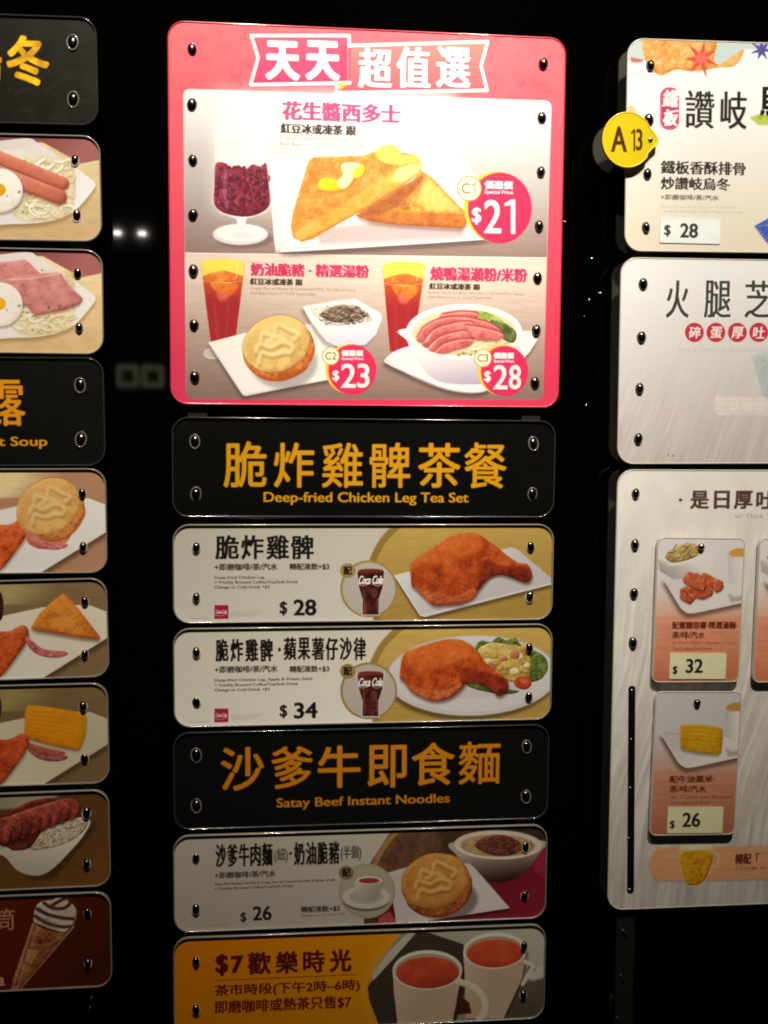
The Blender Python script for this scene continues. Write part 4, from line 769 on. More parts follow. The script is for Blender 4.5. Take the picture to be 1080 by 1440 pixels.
panel('menu_panel', 'panel with two sausages, fried egg and noodles, second from top of the left column', 'menu panel', [(-392, 180), (141, 192), (142, 340), (-392, 331)], (236, 220, 202), (225, 195, 145), lambda c: ham_plate(c, 0, True),
      [(105.5, 225), (108, 302.6), (-360, 214), (-360, 296)], seed=21, group=GL, collar='L')
panel('menu_panel', 'panel with pink ham, fried egg and noodles, third from top of the left column', 'menu panel', [(-392, 341), (144, 352), (145, 498.5), (-392, 490)], (228, 212, 192), (222, 192, 142), lambda c: ham_plate(c, 160, False),
      [(109.3, 385), (111.4, 461), (-360, 374), (-360, 452)], seed=22, group=GL, collar='L')
def wing(c, dy, cols):
    P = [(-40, 742 + dy), (10, 738 + dy), (28, 730 + dy), (38, 732 + dy), (40, 744 + dy), (34, 758 + dy), (22, 775 + dy), (6, 796 + dy), (-10, 806 + dy), (-50, 804 + dy)]
    c.shadow(P, 2, 3, 3, .4, (60, 30, 15)); c.food(P, *cols, (3, 7), .9, .9, 6, soft=1); c.line([(2, 744 + dy), (24, 738 + dy), (34, 740 + dy)], 2, cols[2], 1.5, .6); c.line([(30, 738 + dy), (24, 762 + dy), (8, 788 + dy)], 1.6, cols[2], 2, .4)
def bacon(c, dy, k=1):
    c.food([(36, 744 + dy), (44, 748 + dy), (56, 758 + dy), (70, 762 + dy), (92, 764 + dy), (94, 769 + dy), (80, 773 + dy), (60, 771 + dy), (46, 764 + dy), (38, 754 + dy)], tuple(int(v * k) for v in (128, 48, 46)), tuple(int(v * k) for v in (192, 104, 94)), tuple(int(v * k) for v in (226, 160, 140)), (2, 3), 1, 1, 5)
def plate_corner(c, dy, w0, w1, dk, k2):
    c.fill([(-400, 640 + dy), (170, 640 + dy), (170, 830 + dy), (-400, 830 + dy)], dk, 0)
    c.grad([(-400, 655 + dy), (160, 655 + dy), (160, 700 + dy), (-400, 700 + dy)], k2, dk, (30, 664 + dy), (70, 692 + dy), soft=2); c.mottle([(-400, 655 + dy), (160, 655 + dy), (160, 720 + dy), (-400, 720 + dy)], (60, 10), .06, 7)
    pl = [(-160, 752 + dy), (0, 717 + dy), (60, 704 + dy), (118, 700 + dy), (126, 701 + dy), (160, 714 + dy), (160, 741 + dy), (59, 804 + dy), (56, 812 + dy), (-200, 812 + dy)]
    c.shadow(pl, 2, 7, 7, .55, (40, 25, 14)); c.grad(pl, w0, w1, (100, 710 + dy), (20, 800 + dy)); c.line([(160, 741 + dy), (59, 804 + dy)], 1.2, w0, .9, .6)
OR = ((136, 38, 12), (206, 84, 34), (240, 138, 72))
def paint_l5(c):
    plate_corner(c, 0, (196, 186, 170), (208, 200, 184), (160, 116, 84), (196, 172, 122)); wing(c, 0, OR)
    c.food(ell(68, 752, 32, 20, -8), (150, 60, 40), (200, 110, 70), (226, 150, 104), (3,), .8, .8, 6); bun(c, 71, 716, 49, -22, (128, 66, 24), (206, 130, 62), ((176, 124, 56), (214, 164, 90), (232, 192, 118)), ((176, 130, 62), (226, 192, 124))); bacon(c, 0)
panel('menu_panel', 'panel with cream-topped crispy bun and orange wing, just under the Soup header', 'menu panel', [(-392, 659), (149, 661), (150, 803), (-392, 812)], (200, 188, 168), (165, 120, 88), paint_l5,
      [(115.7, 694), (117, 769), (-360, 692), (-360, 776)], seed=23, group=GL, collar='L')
def paint_l6(c):
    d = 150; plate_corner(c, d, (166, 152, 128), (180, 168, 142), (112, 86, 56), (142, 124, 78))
    T = [(88.5, 835), (94, 838), (110, 856), (141, 896), (139, 899.5), (120, 898), (48, 886), (44, 882), (56, 862), (80, 840)]
    c.shadow(T, 0, 4, 4, .5, (50, 30, 14)); c.food(T, (130, 60, 14), (206, 124, 36), (232, 160, 66), (3, 9), .7, .5, 8, sm=False, soft=1); c.line([(46, 883), (100, 893), (139, 898)], 3, (168, 72, 34), 1.6, .7, sm=False); c.line([(92, 838), (112, 862), (138, 895)], 2.2, (170, 92, 34), 1.8, .6)
    wing(c, d, ((120, 34, 12), (190, 76, 30), (222, 124, 62))); bacon(c, d - 8 + 10, .9); c.food(ell(0, 853, 5, 20), (26, 12, 8), (52, 22, 14), (92, 50, 34), (3,), .8, .6, 5)
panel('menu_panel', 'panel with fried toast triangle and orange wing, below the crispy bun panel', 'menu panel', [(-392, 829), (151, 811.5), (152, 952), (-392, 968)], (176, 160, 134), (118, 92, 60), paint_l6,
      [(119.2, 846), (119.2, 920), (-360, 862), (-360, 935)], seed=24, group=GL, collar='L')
def paint_l7(c):
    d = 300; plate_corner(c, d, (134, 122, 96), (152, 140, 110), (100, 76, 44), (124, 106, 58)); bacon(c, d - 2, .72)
    c.food([(38, 1044), (60, 1050), (92, 1058), (80, 1063), (60, 1061), (44, 1054)], (100, 34, 24), (150, 70, 50), (180, 110, 80), (2, 3), .9, .8, 5)
    P = [(38, 994), (46, 992), (80, 996), (116, 1004), (122, 1012), (120, 1032), (113, 1052), (106, 1054), (72, 1047), (40, 1038), (35, 1030), (35, 1008)]
    c.shadow(P, 0, 3, 3, .5, (50, 30, 10)); c.food(P, (140, 78, 4), (206, 124, 6), (232, 166, 30), (4, 9), .6, .3, 8, soft=1)
    for i in range(7):
        f = (i + .6) / 7; a = np.array([37, 996 + 40 * f]); b = np.array([121 - 5 * f, 1008 + 42 * f]); c.line([tuple(a), tuple((a + b) / 2 + (0, -2)), tuple(b)], 1.3, (166, 104, 8), .8, .55)
        for j in range(15): t = (j + .5 + (i % 2) * .5) / 15.5; q = a + (b - a) * t; c.fill(ell(q[0], q[1] - 3 - math.sin(t * 3.1) * 2, 1.9, 1.5, 0, 8), (232, 160, 24), .9, .3)
    c.fill([(112, 1006), (123, 1012), (120, 1034), (113, 1053), (108, 1052)], (160, 120, 16), 2, .5)
    wing(c, d + 2, ((104, 28, 10), (174, 62, 24), (204, 104, 50))); c.food(ell(-3, 995, 5, 18), (26, 12, 8), (48, 20, 12), (80, 44, 30), (3,), .8, .6, 5)
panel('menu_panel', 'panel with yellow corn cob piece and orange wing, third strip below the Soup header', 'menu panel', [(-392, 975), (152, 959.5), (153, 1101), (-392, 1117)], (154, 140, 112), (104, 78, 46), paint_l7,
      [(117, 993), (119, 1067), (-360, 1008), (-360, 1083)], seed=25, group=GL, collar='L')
def paint_l8(c):
    c.grad([(-400, 1090), (170, 1090), (170, 1260), (-400, 1260)], (58, 36, 14), (80, 46, 14), (60, 1110), (90, 1245), soft=0); c.mottle([(-400, 1090), (170, 1090), (170, 1260), (-400, 1260)], (60, 8), .07, 8)
    c.grad([(-400, 1105), (100, 1105), (60, 1135), (-400, 1160)], (86, 82, 58), (104, 92, 66), (0, 1115), (30, 1140), soft=5)
    bo = [(-70, 1165), (-40, 1205), (0, 1196), (10, 1206), (24, 1223), (40, 1230), (60, 1230), (78, 1219), (95, 1202), (118, 1176), (125, 1160), (125, 1150), (60, 1150)]
    bo = [(-70, 1150), (-30, 1196), (0, 1202), (10, 1208), (22, 1222), (38, 1230), (58, 1230.5), (76, 1220), (96, 1200), (118, 1174), (125, 1152), (80, 1150)]
    c.shadow([(10, 1200), (38, 1232), (70, 1230), (125, 1165), (130, 1150)], 6, 6, 7, .6, (30, 18, 8)); c.grad(bo, (136, 124, 104), (112, 100, 84), (60, 1180), (50, 1230), sm=True)
    c.food([(40, 1180), (60, 1170), (90, 1160), (110, 1150), (124, 1152), (118, 1168), (100, 1182), (72, 1192), (44, 1195)], (82, 60, 38), (142, 124, 98), (170, 154, 128), (2, 3), 1.2, 2.4, 4)
    rg = random.Random(6)
    for i in range(60): x = rg.uniform(44, 120); y = 1190 - (x - 44) * .42 + rg.uniform(-7, 5); c.fill(ell(x, y, 2.2, 1.1, rg.uniform(0, 180), 8), rg.choice([(166, 150, 124), (140, 122, 96), (92, 66, 42)]), .6, .8)
    mt = ((44, 10, 6), (112, 40, 26), (150, 78, 58)); c.food([(-60, 1150), (0, 1146), (20, 1138), (40, 1128), (68, 1122), (90, 1125), (106, 1130), (113, 1140), (102, 1150), (84, 1158), (66, 1162), (54, 1176), (42, 1192), (20, 1196), (0, 1188), (-60, 1180)], (30, 6, 3), (70, 20, 12), (110, 44, 30), (3, 6), 1, .6, 9, soft=1)
    for k in range(8):
        x = 98 - k * 13.5; y = 1138 + k * 4.2; P = [(x - 14, y - 12), (x + 2, y - 16 + rg.uniform(-2, 2)), (x + 13, y - 7), (x + 10, y + 8 + k * .7), (x - 1, y + 15 + k), (x - 13, y + 8)]
        c.shadow(P, 2, 2.5, 2, .6, (24, 6, 4), sm=True); c.food(P, *mt, (2, 12), .55, .9, 7, soft=1.2, ao=.2, spec=.15); c.line(P[:3], 1.5, (166, 98, 78), 1.1, .5)
panel('menu_panel', 'brown panel with white bowl of sliced red meat over rice', 'menu panel', [(-392, 1133), (153.5, 1108.5), (155, 1246), (-392, 1268)], (134, 120, 96), (130, 95, 50), paint_l8,
      [(121.8, 1142.7), (122, 1214), (-360, 1165), (-360, 1235)], seed=26, group=GL, collar='L')
def paint_l9(c):
    c.grad([(-400, 1230), (170, 1230), (170, 1420), (-400, 1420)], (52, 10, 2), (34, 8, 1), (0, 1300), (150, 1330), soft=0)
    cone = [(46, 1297), (60, 1306), (84, 1312), (105, 1300), (104, 1306), (27, 1394), (15, 1393), (17, 1380)]
    c.food(cone, (40, 16, 5), (80, 42, 18), (122, 80, 44), (3, 6), .8, .9, 9, sm=False)
    for a, b in (((47, 1298), (17, 1392)), ((104, 1303), (27, 1393)), ((53, 1305), (24, 1390))): c.line([a, b], 1.2, (132, 96, 68), .8, .8, sm=False)
    for i in range(6): y = 1312 + i * 12; c.line([(46 - i * 4.5, y), (66 - i * 5, y + 6), (92 - i * 11, y - 2)], 1, (130, 86, 48), .9, .5)
    c.fill([(38, 1335), (56, 1336), (52, 1342), (44, 1356), (36, 1350)], (150, 112, 74), 1.5, .6)
    ic = [(47, 1294), (50, 1276), (58, 1268), (75, 1265), (80, 1260), (90, 1258.5), (97, 1262), (101, 1270), (108, 1280), (108, 1292), (103, 1302), (92, 1312), (80, 1310), (64, 1304), (52, 1300)]
    c.food(ic, (44, 28, 20), (104, 86, 68), (146, 128, 108), (3, 6), 1.1, .4, 8)
    for P, w_ in (([(52, 1278), (68, 1286), (88, 1291), (103, 1292)], 5), ([(49, 1288), (64, 1297), (84, 1303), (98, 1303)], 4.4), ([(62, 1270), (74, 1277), (90, 1277), (99, 1269), (94, 1263), (82, 1268), (74, 1273)], 5)): c.line(P, w_, (38, 20, 10), .9, .95)
    c.line([(50, 1283), (66, 1291), (86, 1297), (102, 1297)], 1.4, (140, 122, 100), .7, .9); c.line([(48, 1294), (62, 1302), (82, 1308), (94, 1308)], 1.3, (140, 120, 96), .7, .9)
    c.text('筒', -10, 1278.5, 20.5, 1309, (104, 70, 44), .1, halo=((104, 70, 44), .5, .5, .45)); c.text('a', -4, 1374, 6.5, 1387, (120, 84, 60), .9)
panel('menu_panel', 'dark maroon panel with a swirled ice cream cone, lowest of the left column', 'menu panel', [(-392, 1277), (156, 1252.5), (157, 1387), (-392, 1411)], (122, 108, 90), (52, 12, 5), paint_l9,
      [(122.8, 1284), (123.9, 1354), (-360, 1308), (-360, 1378)], seed=27, group=GL, collar='L')

# ------------------------------------------------------------------ right column
def star(cx, cy, r, n=7, rot=0, inner=.3):
    P = []
    for i in range(n * 2): a = math.radians(rot) + math.pi * i / n; q = r * (1 if i % 2 == 0 else inner) * (1 + .12 * math.sin(i * 2.3)); P.append((cx + q * math.cos(a), cy + q * math.sin(a)))
    return P
def paint_r1(c):
    c.grad([(860, 40), (1420, 40), (1420, 370), (860, 370)], (255, 252, 244), (250, 232, 198), (960, 150), (980, 345), soft=0)
    c.fill([(870, 40), (1420, 40), (1420, 80), (1180, 84), (1100, 72), (1045, 70), (1030, 90), (1000, 95), (960, 92), (910, 84), (893, 90), (870, 84)], (204, 214, 200), 2)
    oc = ((214, 122, 40), (244, 176, 84), (255, 216, 150))
    c.food([(912, 50), (1000, 52), (1004, 80), (1000, 96), (972, 100), (950, 98), (930, 106), (918, 98), (906, 80)], *oc, (3, 9), .7, 1.6, 12, soft=1.4); c.food([(992, 84), (1012, 90), (1040, 72), (1046, 72), (1034, 92), (1010, 95), (996, 96)], *oc, (3,), .6, 1, 10, soft=1.4)
    rg = random.Random(12)
    for i in range(22): x, y = rg.uniform(915, 985), rg.uniform(58, 98); s_ = rg.uniform(4, 9); a = rg.uniform(0, 6); c.fill([(x + s_ * math.cos(a + q), y + s_ * math.sin(a + q)) for q in (0, 1.9, 3.5)], rg.choice([(255, 226, 170), (240, 150, 60), (250, 196, 120), (226, 120, 50)]), 1.2, .5)
    c.fill([(886, 80), (905, 84), (902, 88), (888, 87)], (216, 90, 60), 1.2, .8); c.fill([(882, 150), (890, 148), (896, 160), (884, 168)], (240, 170, 90), 2, .6); c.fill(ell(897, 104, 7, 4), (236, 222, 200), 2, .7)
    c.fill(star(986, 82, 26, 7, -80, .34), (228, 84, 62), .8); c.fill(star(986, 82, 14, 7, -60, .4), (244, 132, 100), 1, .7); c.fill(star(1071, 70, 17, 7, 60, .34), (88, 76, 150), .8); c.fill(star(1140, 90, 24, 7, 30, .34), (228, 84, 62), .8)
    seal = [(p[0], p[1]) for p in rrect(928.5, 123, 955, 182.5, 12)]; c.fill(seal, (214, 48, 84), .8); c.line(rrect(930.3, 125, 953, 180.5, 11), .6, (255, 225, 225), .5, .8, sm=False, closed=True)
    c.text('鐵', 930.5, 126, 953.5, 151, (255, 246, 240), 1.2, .6, shear=.12); c.text('板', 931, 153, 953, 177, (255, 246, 240), 1.3, .7, shear=.12)
    k = (34, 28, 22)
    c.text('讚', 964, 127, 1005, 180, k, .55, .1, halo=((225, 215, 195), .8, 1.2, .6)); c.text('岐', 1014, 128, 1051, 181, k, .75, .1, halo=((225, 215, 195), .8, 1.2, .6)); c.text('烏', 1066, 116, 1112, 170, (16, 12, 10), 1.2, .8); c.text('冬', 1116, 116, 1166, 172, (16, 12, 10), 1.6, 1.2)
    c.fill([(1054, 165), (1066, 161), (1100, 164), (1120, 170), (1100, 176), (1066, 176)], (190, 205, 70), 2.5, .9)
    c.text('鐵板香酥排骨', 929.5, 225.5, 1049, 244.5, (52, 42, 34), .65, .3); c.text('炒讚岐烏冬', 929.5, 248.5, 1027, 266.5, (52, 42, 34), .65, .3); c.text('+即磨咖啡/茶/汽水', 929, 273, 1011, 281, (120, 104, 84), .2)
    c.text('Sizzling Crispy Pork Chop w/ Fried Udon', 928, 288.5, 1035, 293, (190, 178, 158), 0, alpha=.7); c.text('+ Freshly Brewed Coffee/Tea/Soft Drink', 928, 295, 1045, 299.3, (186, 174, 154), 0, alpha=.8)
    c.line([(888, 306), (889, 330)], .5, (205, 192, 170), .6, .5)
    bl = [(1060.5, 318), (1082, 306), (1180, 296), (1180, 350), (1090, 352), (1076, 338)]; c.shadow(bl, 2, 3, 3, .3); c.food(bl, (34, 52, 130), (66, 92, 180), (110, 140, 215), (3,), .7, .4, 8, sm=False)
    for t in np.linspace(0, 1, 8): c.line([(1062 + 20 * t, 321 + 22 * t), (1064 + 20 * t, 319 + 22 * t)], .9, (230, 235, 250), .5, .9)
    c.line([(1068, 318), (1160, 305)], .8, (230, 235, 250), .5, .6)
R1 = panel('menu_panel', 'bright panel with autumn leaves and sizzling udon, priced $28, top of the right column', 'menu panel', [(885, 56), (1405, 70), (1405, 361), (877, 350.6)], (255, 250, 240), (255, 250, 240), paint_r1,
      [(914.4, 92.6), (912.4, 169), (910.5, 245), (908.3, 320), (1375, 105), (1375, 180), (1375, 255), (1375, 330)], .023, 'W', seed=31, collar='D', lip=.0006)
def sticker(parent, name, quad, white, base, dollar, num, k, y=-.0011, r=.002):
    def p(c):
        c.text('$', *dollar, k, .4, .3, shear=.0); c.text(num[0], *num[1], k, .8, .5); c.mottle(quad, 30, .03, 4)
        c.line([(q[0], q[1]) for q in quad], 1.0, tuple(int(v * .8) for v in base), .8, .6, sm=False, closed=True)
    return panel(name, '', '', quad, white, base, p, radius=r, y=y, thick=.0009, seed=41, parent=parent, sheet_only=True, rough=.45)
sticker(R1, 'price_sticker', [(928, 307), (1013.5, 309), (1012.5, 343.5), (927, 341.5)], (255, 250, 240), (252, 250, 246), (933.8, 316, 943, 333), ('28', (956.3, 314, 981.5, 334.5)), (52, 48, 44))
def paint_r2(c):
    F = [(850, 350), (1420, 350), (1420, 665), (850, 665)]
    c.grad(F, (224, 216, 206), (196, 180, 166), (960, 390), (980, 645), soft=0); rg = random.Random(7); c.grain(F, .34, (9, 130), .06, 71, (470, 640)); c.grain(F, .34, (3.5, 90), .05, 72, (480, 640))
    k = (56, 60, 52)
    for t, x0, x1 in (('火', 937, 970), ('腿', 991, 1029), ('芝', 1048, 1086), ('士', 1106, 1142)): c.text(t, x0, 394, x1, 447, k, .75, .15, halo=((238, 236, 226), 1.6, 1.6, .9))
    for t, x in zip('碎蛋厚吐司', (976.5, 1006.7, 1036.9, 1067, 1097)): c.fill(ell(x, 467.5, 13.2, 13.6), (196, 52, 66), .8); c.text(t, x - 8.5, 459, x + 8.5, 476, (244, 222, 216), .55, .4, shear=.1)
    c.text('Ham & Cheese w/ Scrambled Egg Thick Toast', 954, 488, 1130, 496, (184, 174, 162), 0, alpha=.7)
    c.fill([(1056, 500), (1090, 495), (1400, 495), (1400, 600), (1090, 590), (1070, 540)], (170, 176, 166), 4, .6); c.food([(1062, 506), (1078, 505), (1084, 556), (1072, 552)], (140, 146, 134), (176, 180, 168), (200, 200, 190), (2,), 1, 2, 5, alpha=.6, soft=3)
    # pale lettering too faint to read, drawn as plain blocks
    for i in range(13): x = 1007 + (i % 4) * 19 + rg.uniform(-2, 2); y = 559 + (i // 4) * 7; c.fill(rrect(x, y, x + rg.uniform(11, 16), y + rg.uniform(3, 6), 1), (232, 208, 190), 1.2, .75)
    c.fill([(1006, 557), (1095, 559), (1095, 585), (1006, 583)], (232, 212, 196), 1.4, .45)
    for x, y in ((940, 640), (946, 641)): c.fill(ell(x, y, 1, 2.2), (110, 100, 90), .7, .7)
    c.line([(874, 600), (872, 625)], 1.4, (160, 150, 138), 1, .5)
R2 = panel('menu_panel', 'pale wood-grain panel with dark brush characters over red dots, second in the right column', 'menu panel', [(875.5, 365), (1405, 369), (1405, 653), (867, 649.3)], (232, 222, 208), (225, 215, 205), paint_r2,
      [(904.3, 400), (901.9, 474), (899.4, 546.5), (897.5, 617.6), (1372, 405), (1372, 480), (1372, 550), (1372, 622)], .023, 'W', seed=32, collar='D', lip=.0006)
def paint_r3(c):
    F = [(845, 645), (1420, 645), (1420, 1300), (845, 1300)]; c.grad(F, (210, 202, 190), (146, 136, 120), (960, 690), (960, 1230), soft=0, power=.75); rg = random.Random(17)  # grey darkens downward, with light fall-off put into the print colour
    c.mottle(F, (60, 60), .03, 5, soft=0)
    c.grain(F, .20, (14, 240), .11, 73, (700, 900), .7); c.grain(F, .20, (5, 60), .07, 76, (720, 900), .7, 1.4); c.grain(F, .20, (4, 170), .09, 74, (720, 900), .7, 1.5); c.grain(F, .27, (30, 400), .05, 75, (690, 800), .7)
    k = (60, 44, 34)
    c.fill([(954, 703), (957, 700.4), (960, 703), (957, 706.2)], k, .6)
    for t, x0, x1 in (('是', 971, 997.5), ('日', 1004.5, 1026.5), ('厚', 1032.5, 1059), ('吐', 1064, 1091), ('司', 1097, 1121)): c.text(t, x0, 690, x1, 716, k, 1.0, .8)
    c.text('w/ Thick Toast', 1033, 722.5, 1104, 729, (120, 106, 92), .1)
    st = [(927, 1192), (1400, 1182), (1400, 1232), (927, 1238.5), (917, 1232), (913, 1216), (917, 1199)]
    c.shadow(st, 0, 2, 2, .3); c.grad(st, (196, 142, 96), (186, 130, 86), (1000, 1190), (1000, 1236)); c.mottle(st, (40, 5), .06, 9)
    gl = [(954, 1192), (960, 1187), (1001, 1186), (1003, 1192), (999, 1226), (990, 1242), (975, 1247), (962, 1240), (956, 1222)]
    c.fill(gl, (176, 150, 92), 1, .85); c.food([(958, 1200), (1000, 1198), (997, 1224), (988, 1240), (975, 1245), (963, 1238)], (120, 66, 8), (190, 136, 18), (226, 178, 60), (3, 5), 1, 1.4, 7)
    c.fill(ell(979, 1191, 23, 4.5, -2), (192, 176, 138), 1, .8); c.fill([(978, 1206), (993, 1210), (985, 1220)], (170, 84, 20), 1.5, .6); c.line([(1003, 1198), (1010, 1202), (1009, 1214), (1000, 1220)], 2.2, (190, 170, 130), 1, .7)
    c.text('轉配「', 1034, 1200.5, 1068, 1216, (92, 34, 20), .6); c.text('Change to Iced Lemon Tea', 1034, 1218.5, 1150, 1225, (112, 60, 38), .1)
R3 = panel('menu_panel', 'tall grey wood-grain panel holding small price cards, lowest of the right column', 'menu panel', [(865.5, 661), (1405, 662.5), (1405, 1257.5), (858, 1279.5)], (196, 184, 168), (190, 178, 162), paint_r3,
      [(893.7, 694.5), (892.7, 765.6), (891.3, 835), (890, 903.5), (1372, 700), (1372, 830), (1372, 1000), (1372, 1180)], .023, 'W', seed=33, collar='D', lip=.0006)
# grey plates added as mirror reflections of the right column panels and the tag
M_PLATE = mat('grey_reflection_plate', (.036, .036, .031), .3, coat=.3, noise=.06)
def add_reflection(root, P): o = prism('reflection_plate', P, .0405 - root.location.y, .0455 - root.location.y, M_PLATE, root, .0006); return o
for r_ in (R1, R2, R3): add_reflection(r_, lrr(r_['_w'], r_['_h'], .023))
# the long slot in its left edge with pin tips in it
_c, _a = np.array(R3['_c']), R3['_a']
def loc3(p):
    b = B(p) - _c; return b[0] * math.cos(_a) + b[1] * math.sin(_a), -b[0] * math.sin(_a) + b[1] * math.cos(_a)
u0, v0 = loc3((888.5, 964)); u1, v1 = loc3((886.5, 1255.5)); Ls = v0 - v1
sl = prism('slot', lrr(.0105, Ls, .005, 6), -.0012, .0002, M_DARK, R3, .0004); sl.location = ((u0 + u1) / 2, 0, (v0 + v1) / 2); sl.rotation_euler = (0, math.atan2(u0 - u1, Ls), 0)
for p_ in ((888.5, 970), (887, 1039), (886, 1107), (884, 1178), (885, 1250)):
    me = dome_mesh('pin_tip', .0022, .0012, .0016, M_GLINT, -.0013, 12, 5); u, v = loc3(p_); o = bpy.data.objects.new('pin_tip', me); C.objects.link(o); o.parent = R3; o.location = (u, 0, v); o.rotation_euler = (0, rnd.uniform(.2, .9), 0)

# small cards hung on the tall panel
def card_bg(c, X, Y, k, corn=False, full=True):
    T = lambda P: [(X + a * 1.0, Y + b * 1.0) for a, b in P]
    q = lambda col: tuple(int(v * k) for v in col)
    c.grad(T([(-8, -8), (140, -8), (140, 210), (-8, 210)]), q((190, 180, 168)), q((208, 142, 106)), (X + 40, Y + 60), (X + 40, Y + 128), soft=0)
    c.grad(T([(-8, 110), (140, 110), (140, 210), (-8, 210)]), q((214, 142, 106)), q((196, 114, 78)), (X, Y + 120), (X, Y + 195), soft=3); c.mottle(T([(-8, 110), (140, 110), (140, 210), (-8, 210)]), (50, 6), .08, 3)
    c.grad(T([(99, 20), (130, 18), (130, 84), (112, 84), (102, 76)]), q((176, 164, 154)), q((216, 208, 200)), (X + 98, Y + 40), (X + 116, Y + 40)); c.fill(T([(102, 18), (112, 14), (126, 14), (126, 26), (106, 26), (101, 23)]), q((206, 150, 66)), 1)
    pl = T([(8, 54), (20, 57), (92, 60), (128, 72), (128, 88), (60, 103), (44, 105), (34, 98), (22, 78)])
    c.shadow(pl, -2, 7, 7, .7, q((70, 48, 36))); c.grad(pl, q((186, 174, 166)), q((218, 208, 200)), (X + 30, Y + 60), (X + 60, Y + 102)); c.line(T([(9, 55), (23, 79), (36, 99), (46, 104), (60, 103), (128, 88)]), 1.6, q((224, 216, 212)), .9, .8)
    c.fill(T([(99, 76), (108, 82), (126, 80), (126, 86), (104, 90)]), q((120, 104, 92)), 3, .5)
def paint_card(c, X, Y, k, dishcol):
    q = lambda col: tuple(int(v * k) for v in col); card_bg(c, X, Y, k); T = lambda P: [(X + a, Y + b) for a, b in P]
    c.fill(T([(2, 28), (12, 22), (80, 20), (82, 30), (78, 46), (70, 56), (20, 56), (4, 48)]), q((220, 212, 204)), 1.2); c.grad(T([(2, 28), (22, 38), (80, 28), (76, 50), (68, 57), (22, 57), (4, 46)]), q((210, 200, 192)), q((148, 134, 124)), (X + 50, Y + 30), (X + 26, Y + 60), soft=1); c.line(T([(3, 29), (22, 38), (80, 28)]), 1.2, q((228, 220, 212)), .8, .9)
    c.food(T([(12, 26), (22, 14), (44, 7), (56, 10), (60, 22), (44, 30), (22, 34)]), *[q(v) for v in dishcol], (2, 4), 1.2, 2, 4)
    rg = random.Random(int(X))
    for i in range(26): x, y = X + rg.uniform(14, 56), Y + rg.uniform(10, 30); a = rg.uniform(-1, .2); c.line([(x, y), (x + 7 * math.cos(a), y + 7 * math.sin(a))], 1.4, q(rg.choice(dishcol)), .6, .8)
    for (x, y, rx, ry, r_) in ((50, 58, 13, 10, 20), (72, 60, 14, 10, 20), (86, 66, 8, 9, -10), (44, 79, 12, 12, 30), (66, 74, 14, 12, -20), (60, 66, 10, 8, 0)):
        P = ell(X + x, Y + y, rx, ry, r_, 14); P = P + np.array([[rg.uniform(-1.5, 1.5), rg.uniform(-1.5, 1.5)] for _ in P]); c.shadow(P, 0, 2, 2, .5, q((90, 30, 20))); c.food(P, q((96, 28, 10)), q((186, 84, 44)), q((240, 158, 100)), (2, 5), 1.0, .3, 7, spec=.5)
def card_text(c, X, Y, k, l1, l2, e1, e2, x1, x2, y0):
    q = lambda col: tuple(int(v * k) for v in col); d = q((98, 36, 18))
    c.text(l1, X + 22, y0, x1, y0 + 10.5, d, .35); c.text(l2, X + 22, y0 + 14, x2, y0 + 24, d, .3); c.text(e1, X + 22, y0 + 28, X + 110, y0 + 32.5, q((120, 62, 40)), .1); c.text(e2, X + 22, y0 + 36, X + 78, y0 + 40.5, q((120, 62, 40)), .1)
def card(label, quad, white, k, dish, lines, st, screw, seed, group='small hanging price cards'):
    X, Y = quad[0]
    def p(c):
        if dish == 'corn':
            card_bg(c, X, Y, k); q = lambda col: tuple(int(v * k) for v in col)
            c.line([(X + 16, Y + 56), (X + 40, Y + 58)], 1.2, q((150, 138, 130)), 1, .7); P = [(X + a, Y + b) for a, b in ((37, 48), (42, 45), (70, 45), (93, 50), (96, 56), (94, 80), (90, 86), (64, 84), (40, 79), (37, 74))]
            c.shadow(P, 0, 4, 3, .5, q((90, 70, 50))); c.food(P, q((170, 108, 8)), q((230, 172, 20)), q((250, 206, 60)), (3, 6), .6, .3, 8)
            for i in range(6):
                c.line([(X + 38, Y + 50 + i * 5), (X + 66, Y + 49 + i * 6), (X + 94, Y + 54 + i * 5.6)], 1.1, q((190, 124, 8)), .8, .5)
        else: paint_card(c, X, Y, k, dish)
        card_text(c, X, Y, k, *lines)
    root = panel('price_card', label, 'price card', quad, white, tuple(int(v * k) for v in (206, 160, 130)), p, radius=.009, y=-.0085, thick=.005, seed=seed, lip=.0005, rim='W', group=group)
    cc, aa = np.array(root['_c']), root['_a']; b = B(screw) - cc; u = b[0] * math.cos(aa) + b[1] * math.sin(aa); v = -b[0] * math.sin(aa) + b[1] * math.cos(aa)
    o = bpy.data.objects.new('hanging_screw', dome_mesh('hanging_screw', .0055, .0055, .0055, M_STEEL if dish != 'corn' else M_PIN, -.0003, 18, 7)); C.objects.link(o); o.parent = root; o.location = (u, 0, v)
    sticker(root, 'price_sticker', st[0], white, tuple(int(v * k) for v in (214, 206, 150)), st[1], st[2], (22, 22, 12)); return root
NOOD = ((104, 78, 34), (176, 146, 84), (214, 188, 128))
card('small peach card with glazed chicken pieces and white bowl, priced $32', [(920.5, 756), (1041.5, 756.5), (1037, 957), (917, 957)], (206, 194, 178), 1.0, NOOD,
     ('配蜜糖甜薯·精選湯麵·', '茶/啡/汽水', 'w/ Sweet Potato · Noodles in Soup', 'Tea/Coffee/Soft Drink', 1034, 988, 872.5), ([(939, 916.5), (1018, 916.5), (1016.5, 953), (937.5, 952.5)], (942.8, 934.5, 949.5, 947), ('32', (961.5, 924.5, 985.5, 944.5))), (982.5, 768), 51)
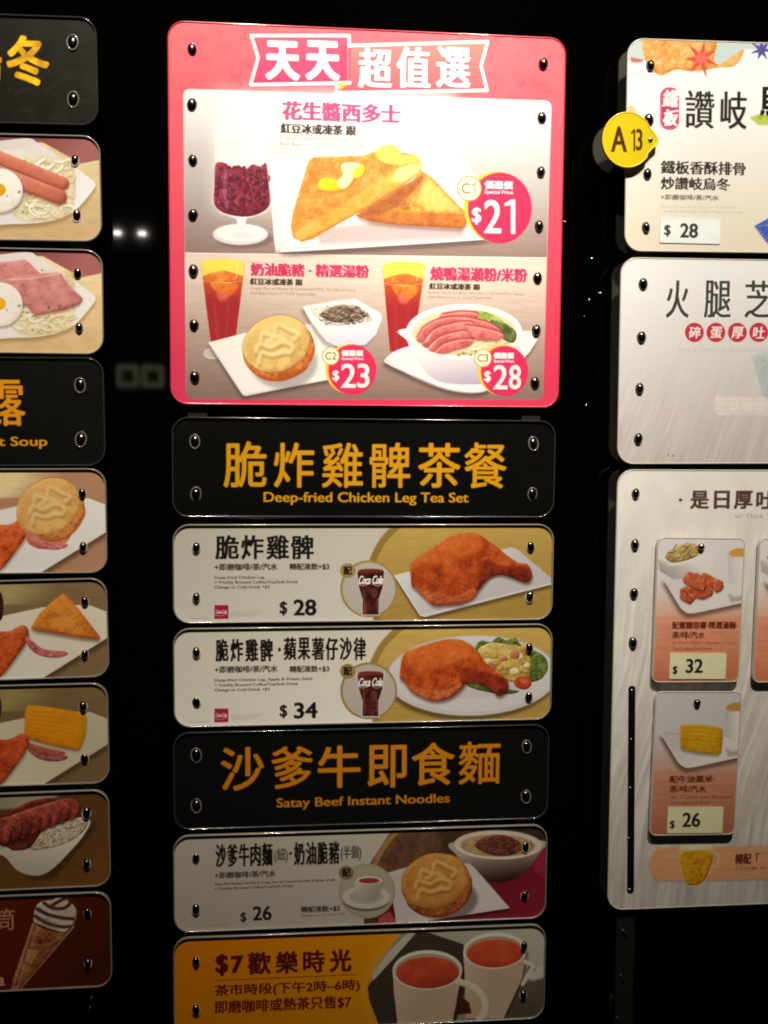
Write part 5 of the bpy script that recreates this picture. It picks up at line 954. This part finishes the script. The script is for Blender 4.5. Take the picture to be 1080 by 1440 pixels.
card('small peach card with a yellow corn piece on a white plate, priced $26', [(917, 972), (1036, 970.7), (1032, 1170.7), (914.5, 1171)], (158, 144, 122), .76, 'corn',
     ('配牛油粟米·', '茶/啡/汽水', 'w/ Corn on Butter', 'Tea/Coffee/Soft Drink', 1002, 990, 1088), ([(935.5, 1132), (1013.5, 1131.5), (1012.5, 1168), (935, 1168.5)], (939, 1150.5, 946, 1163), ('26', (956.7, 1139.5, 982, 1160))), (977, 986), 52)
card('small peach card cut off by the right edge of the photo, beside the $32 card', [(1063, 757), (1184, 757.5), (1180, 957), (1057.5, 957)], (206, 194, 178), 1.0, ((70, 84, 20), (150, 150, 60), (200, 196, 110)),
     ('配蜜糖雞翼·精選湯麵·', '茶/啡/汽水', 'w/ Chicken Wing · Noodles in Soup', 'Tea/Coffee/Soft Drink', 1176, 1130, 872.5), ([(1078, 916.5), (1159, 916.5), (1157.5, 953), (1076.5, 952.5)], (1083, 934.5, 1090, 947), ('30', (1102, 924.5, 1126, 944.5))), (1125, 768), 53)

# yellow number tag clipped over the top right panel
out = [tuple(p) for p in ell(879.3, 199.2, 34.6, 38.2, 0, 30, 38, 322)] + [(911, 184), (917, 191), (921, 199), (920.5, 205), (914, 211), (907, 219)]
def paint_tag(c):
    c.mottle(out, 40, .03, 4); c.text('A', 856, 180.5, 878.5, 216.5, (92, 44, 6), .85, .6); c.line([(884.8, 190), (888.6, 185.4), (888.6, 214.5)], 2.3, (92, 44, 6), .5, sm=False); c.text('3', 891, 184, 900, 214.5, (92, 44, 6), .6, .5)
tg = panel('number_tag', 'round yellow tag reading A 13, hanging at the left edge of the top right panel', 'tag', [(844, 160), (922, 161), (921, 239), (843, 238)], (255, 248, 236), (255, 226, 0), paint_tag, outline=out, rim='Y', y=-.0105, lip=.0006, thick=.0048, seed=61, rough=.35)
cc, aa = np.array(tg['_c']), tg['_a']; b = B((911, 199.5)) - cc
o = bpy.data.objects.new('tag_rivet', dome_mesh('tag_rivet', .0034, .0038, .0018, M_STEEL, -.0003, 16, 5)); C.objects.link(o); o.parent = tg; o.location = (b[0] * math.cos(aa) + b[1] * math.sin(aa), 0, -b[0] * math.sin(aa) + b[1] * math.cos(aa))

add_reflection(tg, np.array(tg['_P']).reshape(-1, 2) * .98)  # grey copy added behind the tag as its reflection
# ------------------------------------------------------------------ bright hook tips on the backing between and below the columns
def tip(p, rx, rz, rot, label, y=.0475):
    b = B(p) * (1.5 + y) / 1.5; root = bpy.data.objects.new('hook_tip', dome_mesh('hook_tip', rx, rz, .003, M_GLINT, 0, 14, 5)); C.objects.link(root)
    root.location = (b[0], y, b[1]); root.rotation_euler = (0, math.radians(rot), 0); tag(root, label, 'hook', 'tiny steel hook tips on the black backing')
tip((794, 312), .004, .0012, 5, 'tiny bright hook tip right beside the upper right edge of the pink panel')
tip((832, 363.5), .0038, .0015, 0, 'small bright hook tip left of the gap under the top right panel')
tip((844, 412), .0048, .0013, 0, 'small hook tip level with the large dark characters of the pale wood-grain panel')
tip((828, 422), .0018, .0026, 30, 'lower of two hook tips beside the pale wood-grain panel')
tip((821, 445), .0014, .0014, 0, 'faintest steel speck left of the pale wood-grain panel')
tip((823.5, 570), .0016, .0026, 20, 'lone upright steel speck left of the lower pale wood-grain panel')
tip((878, 1311), .0011, .0068, -35, 'slanted steel hook tip just below the tall wood-grain panel', .0070)
tip((875.5, 1376), .0011, .0085, -30, 'second slanted steel hook tip below the tall wood-grain panel', .0070)
tip((870, 1434), .0010, .0070, -30, 'slanted steel hook tip at the bottom of the photo under the tall panel', .0070)
tip((128, 1405), .0010, .0052, 20, 'upper steel glint under the ice cream cone panel', .0070)
tip((125.5, 1420), .0010, .0058, 15, 'lower steel glint under the ice cream cone panel', .0070)
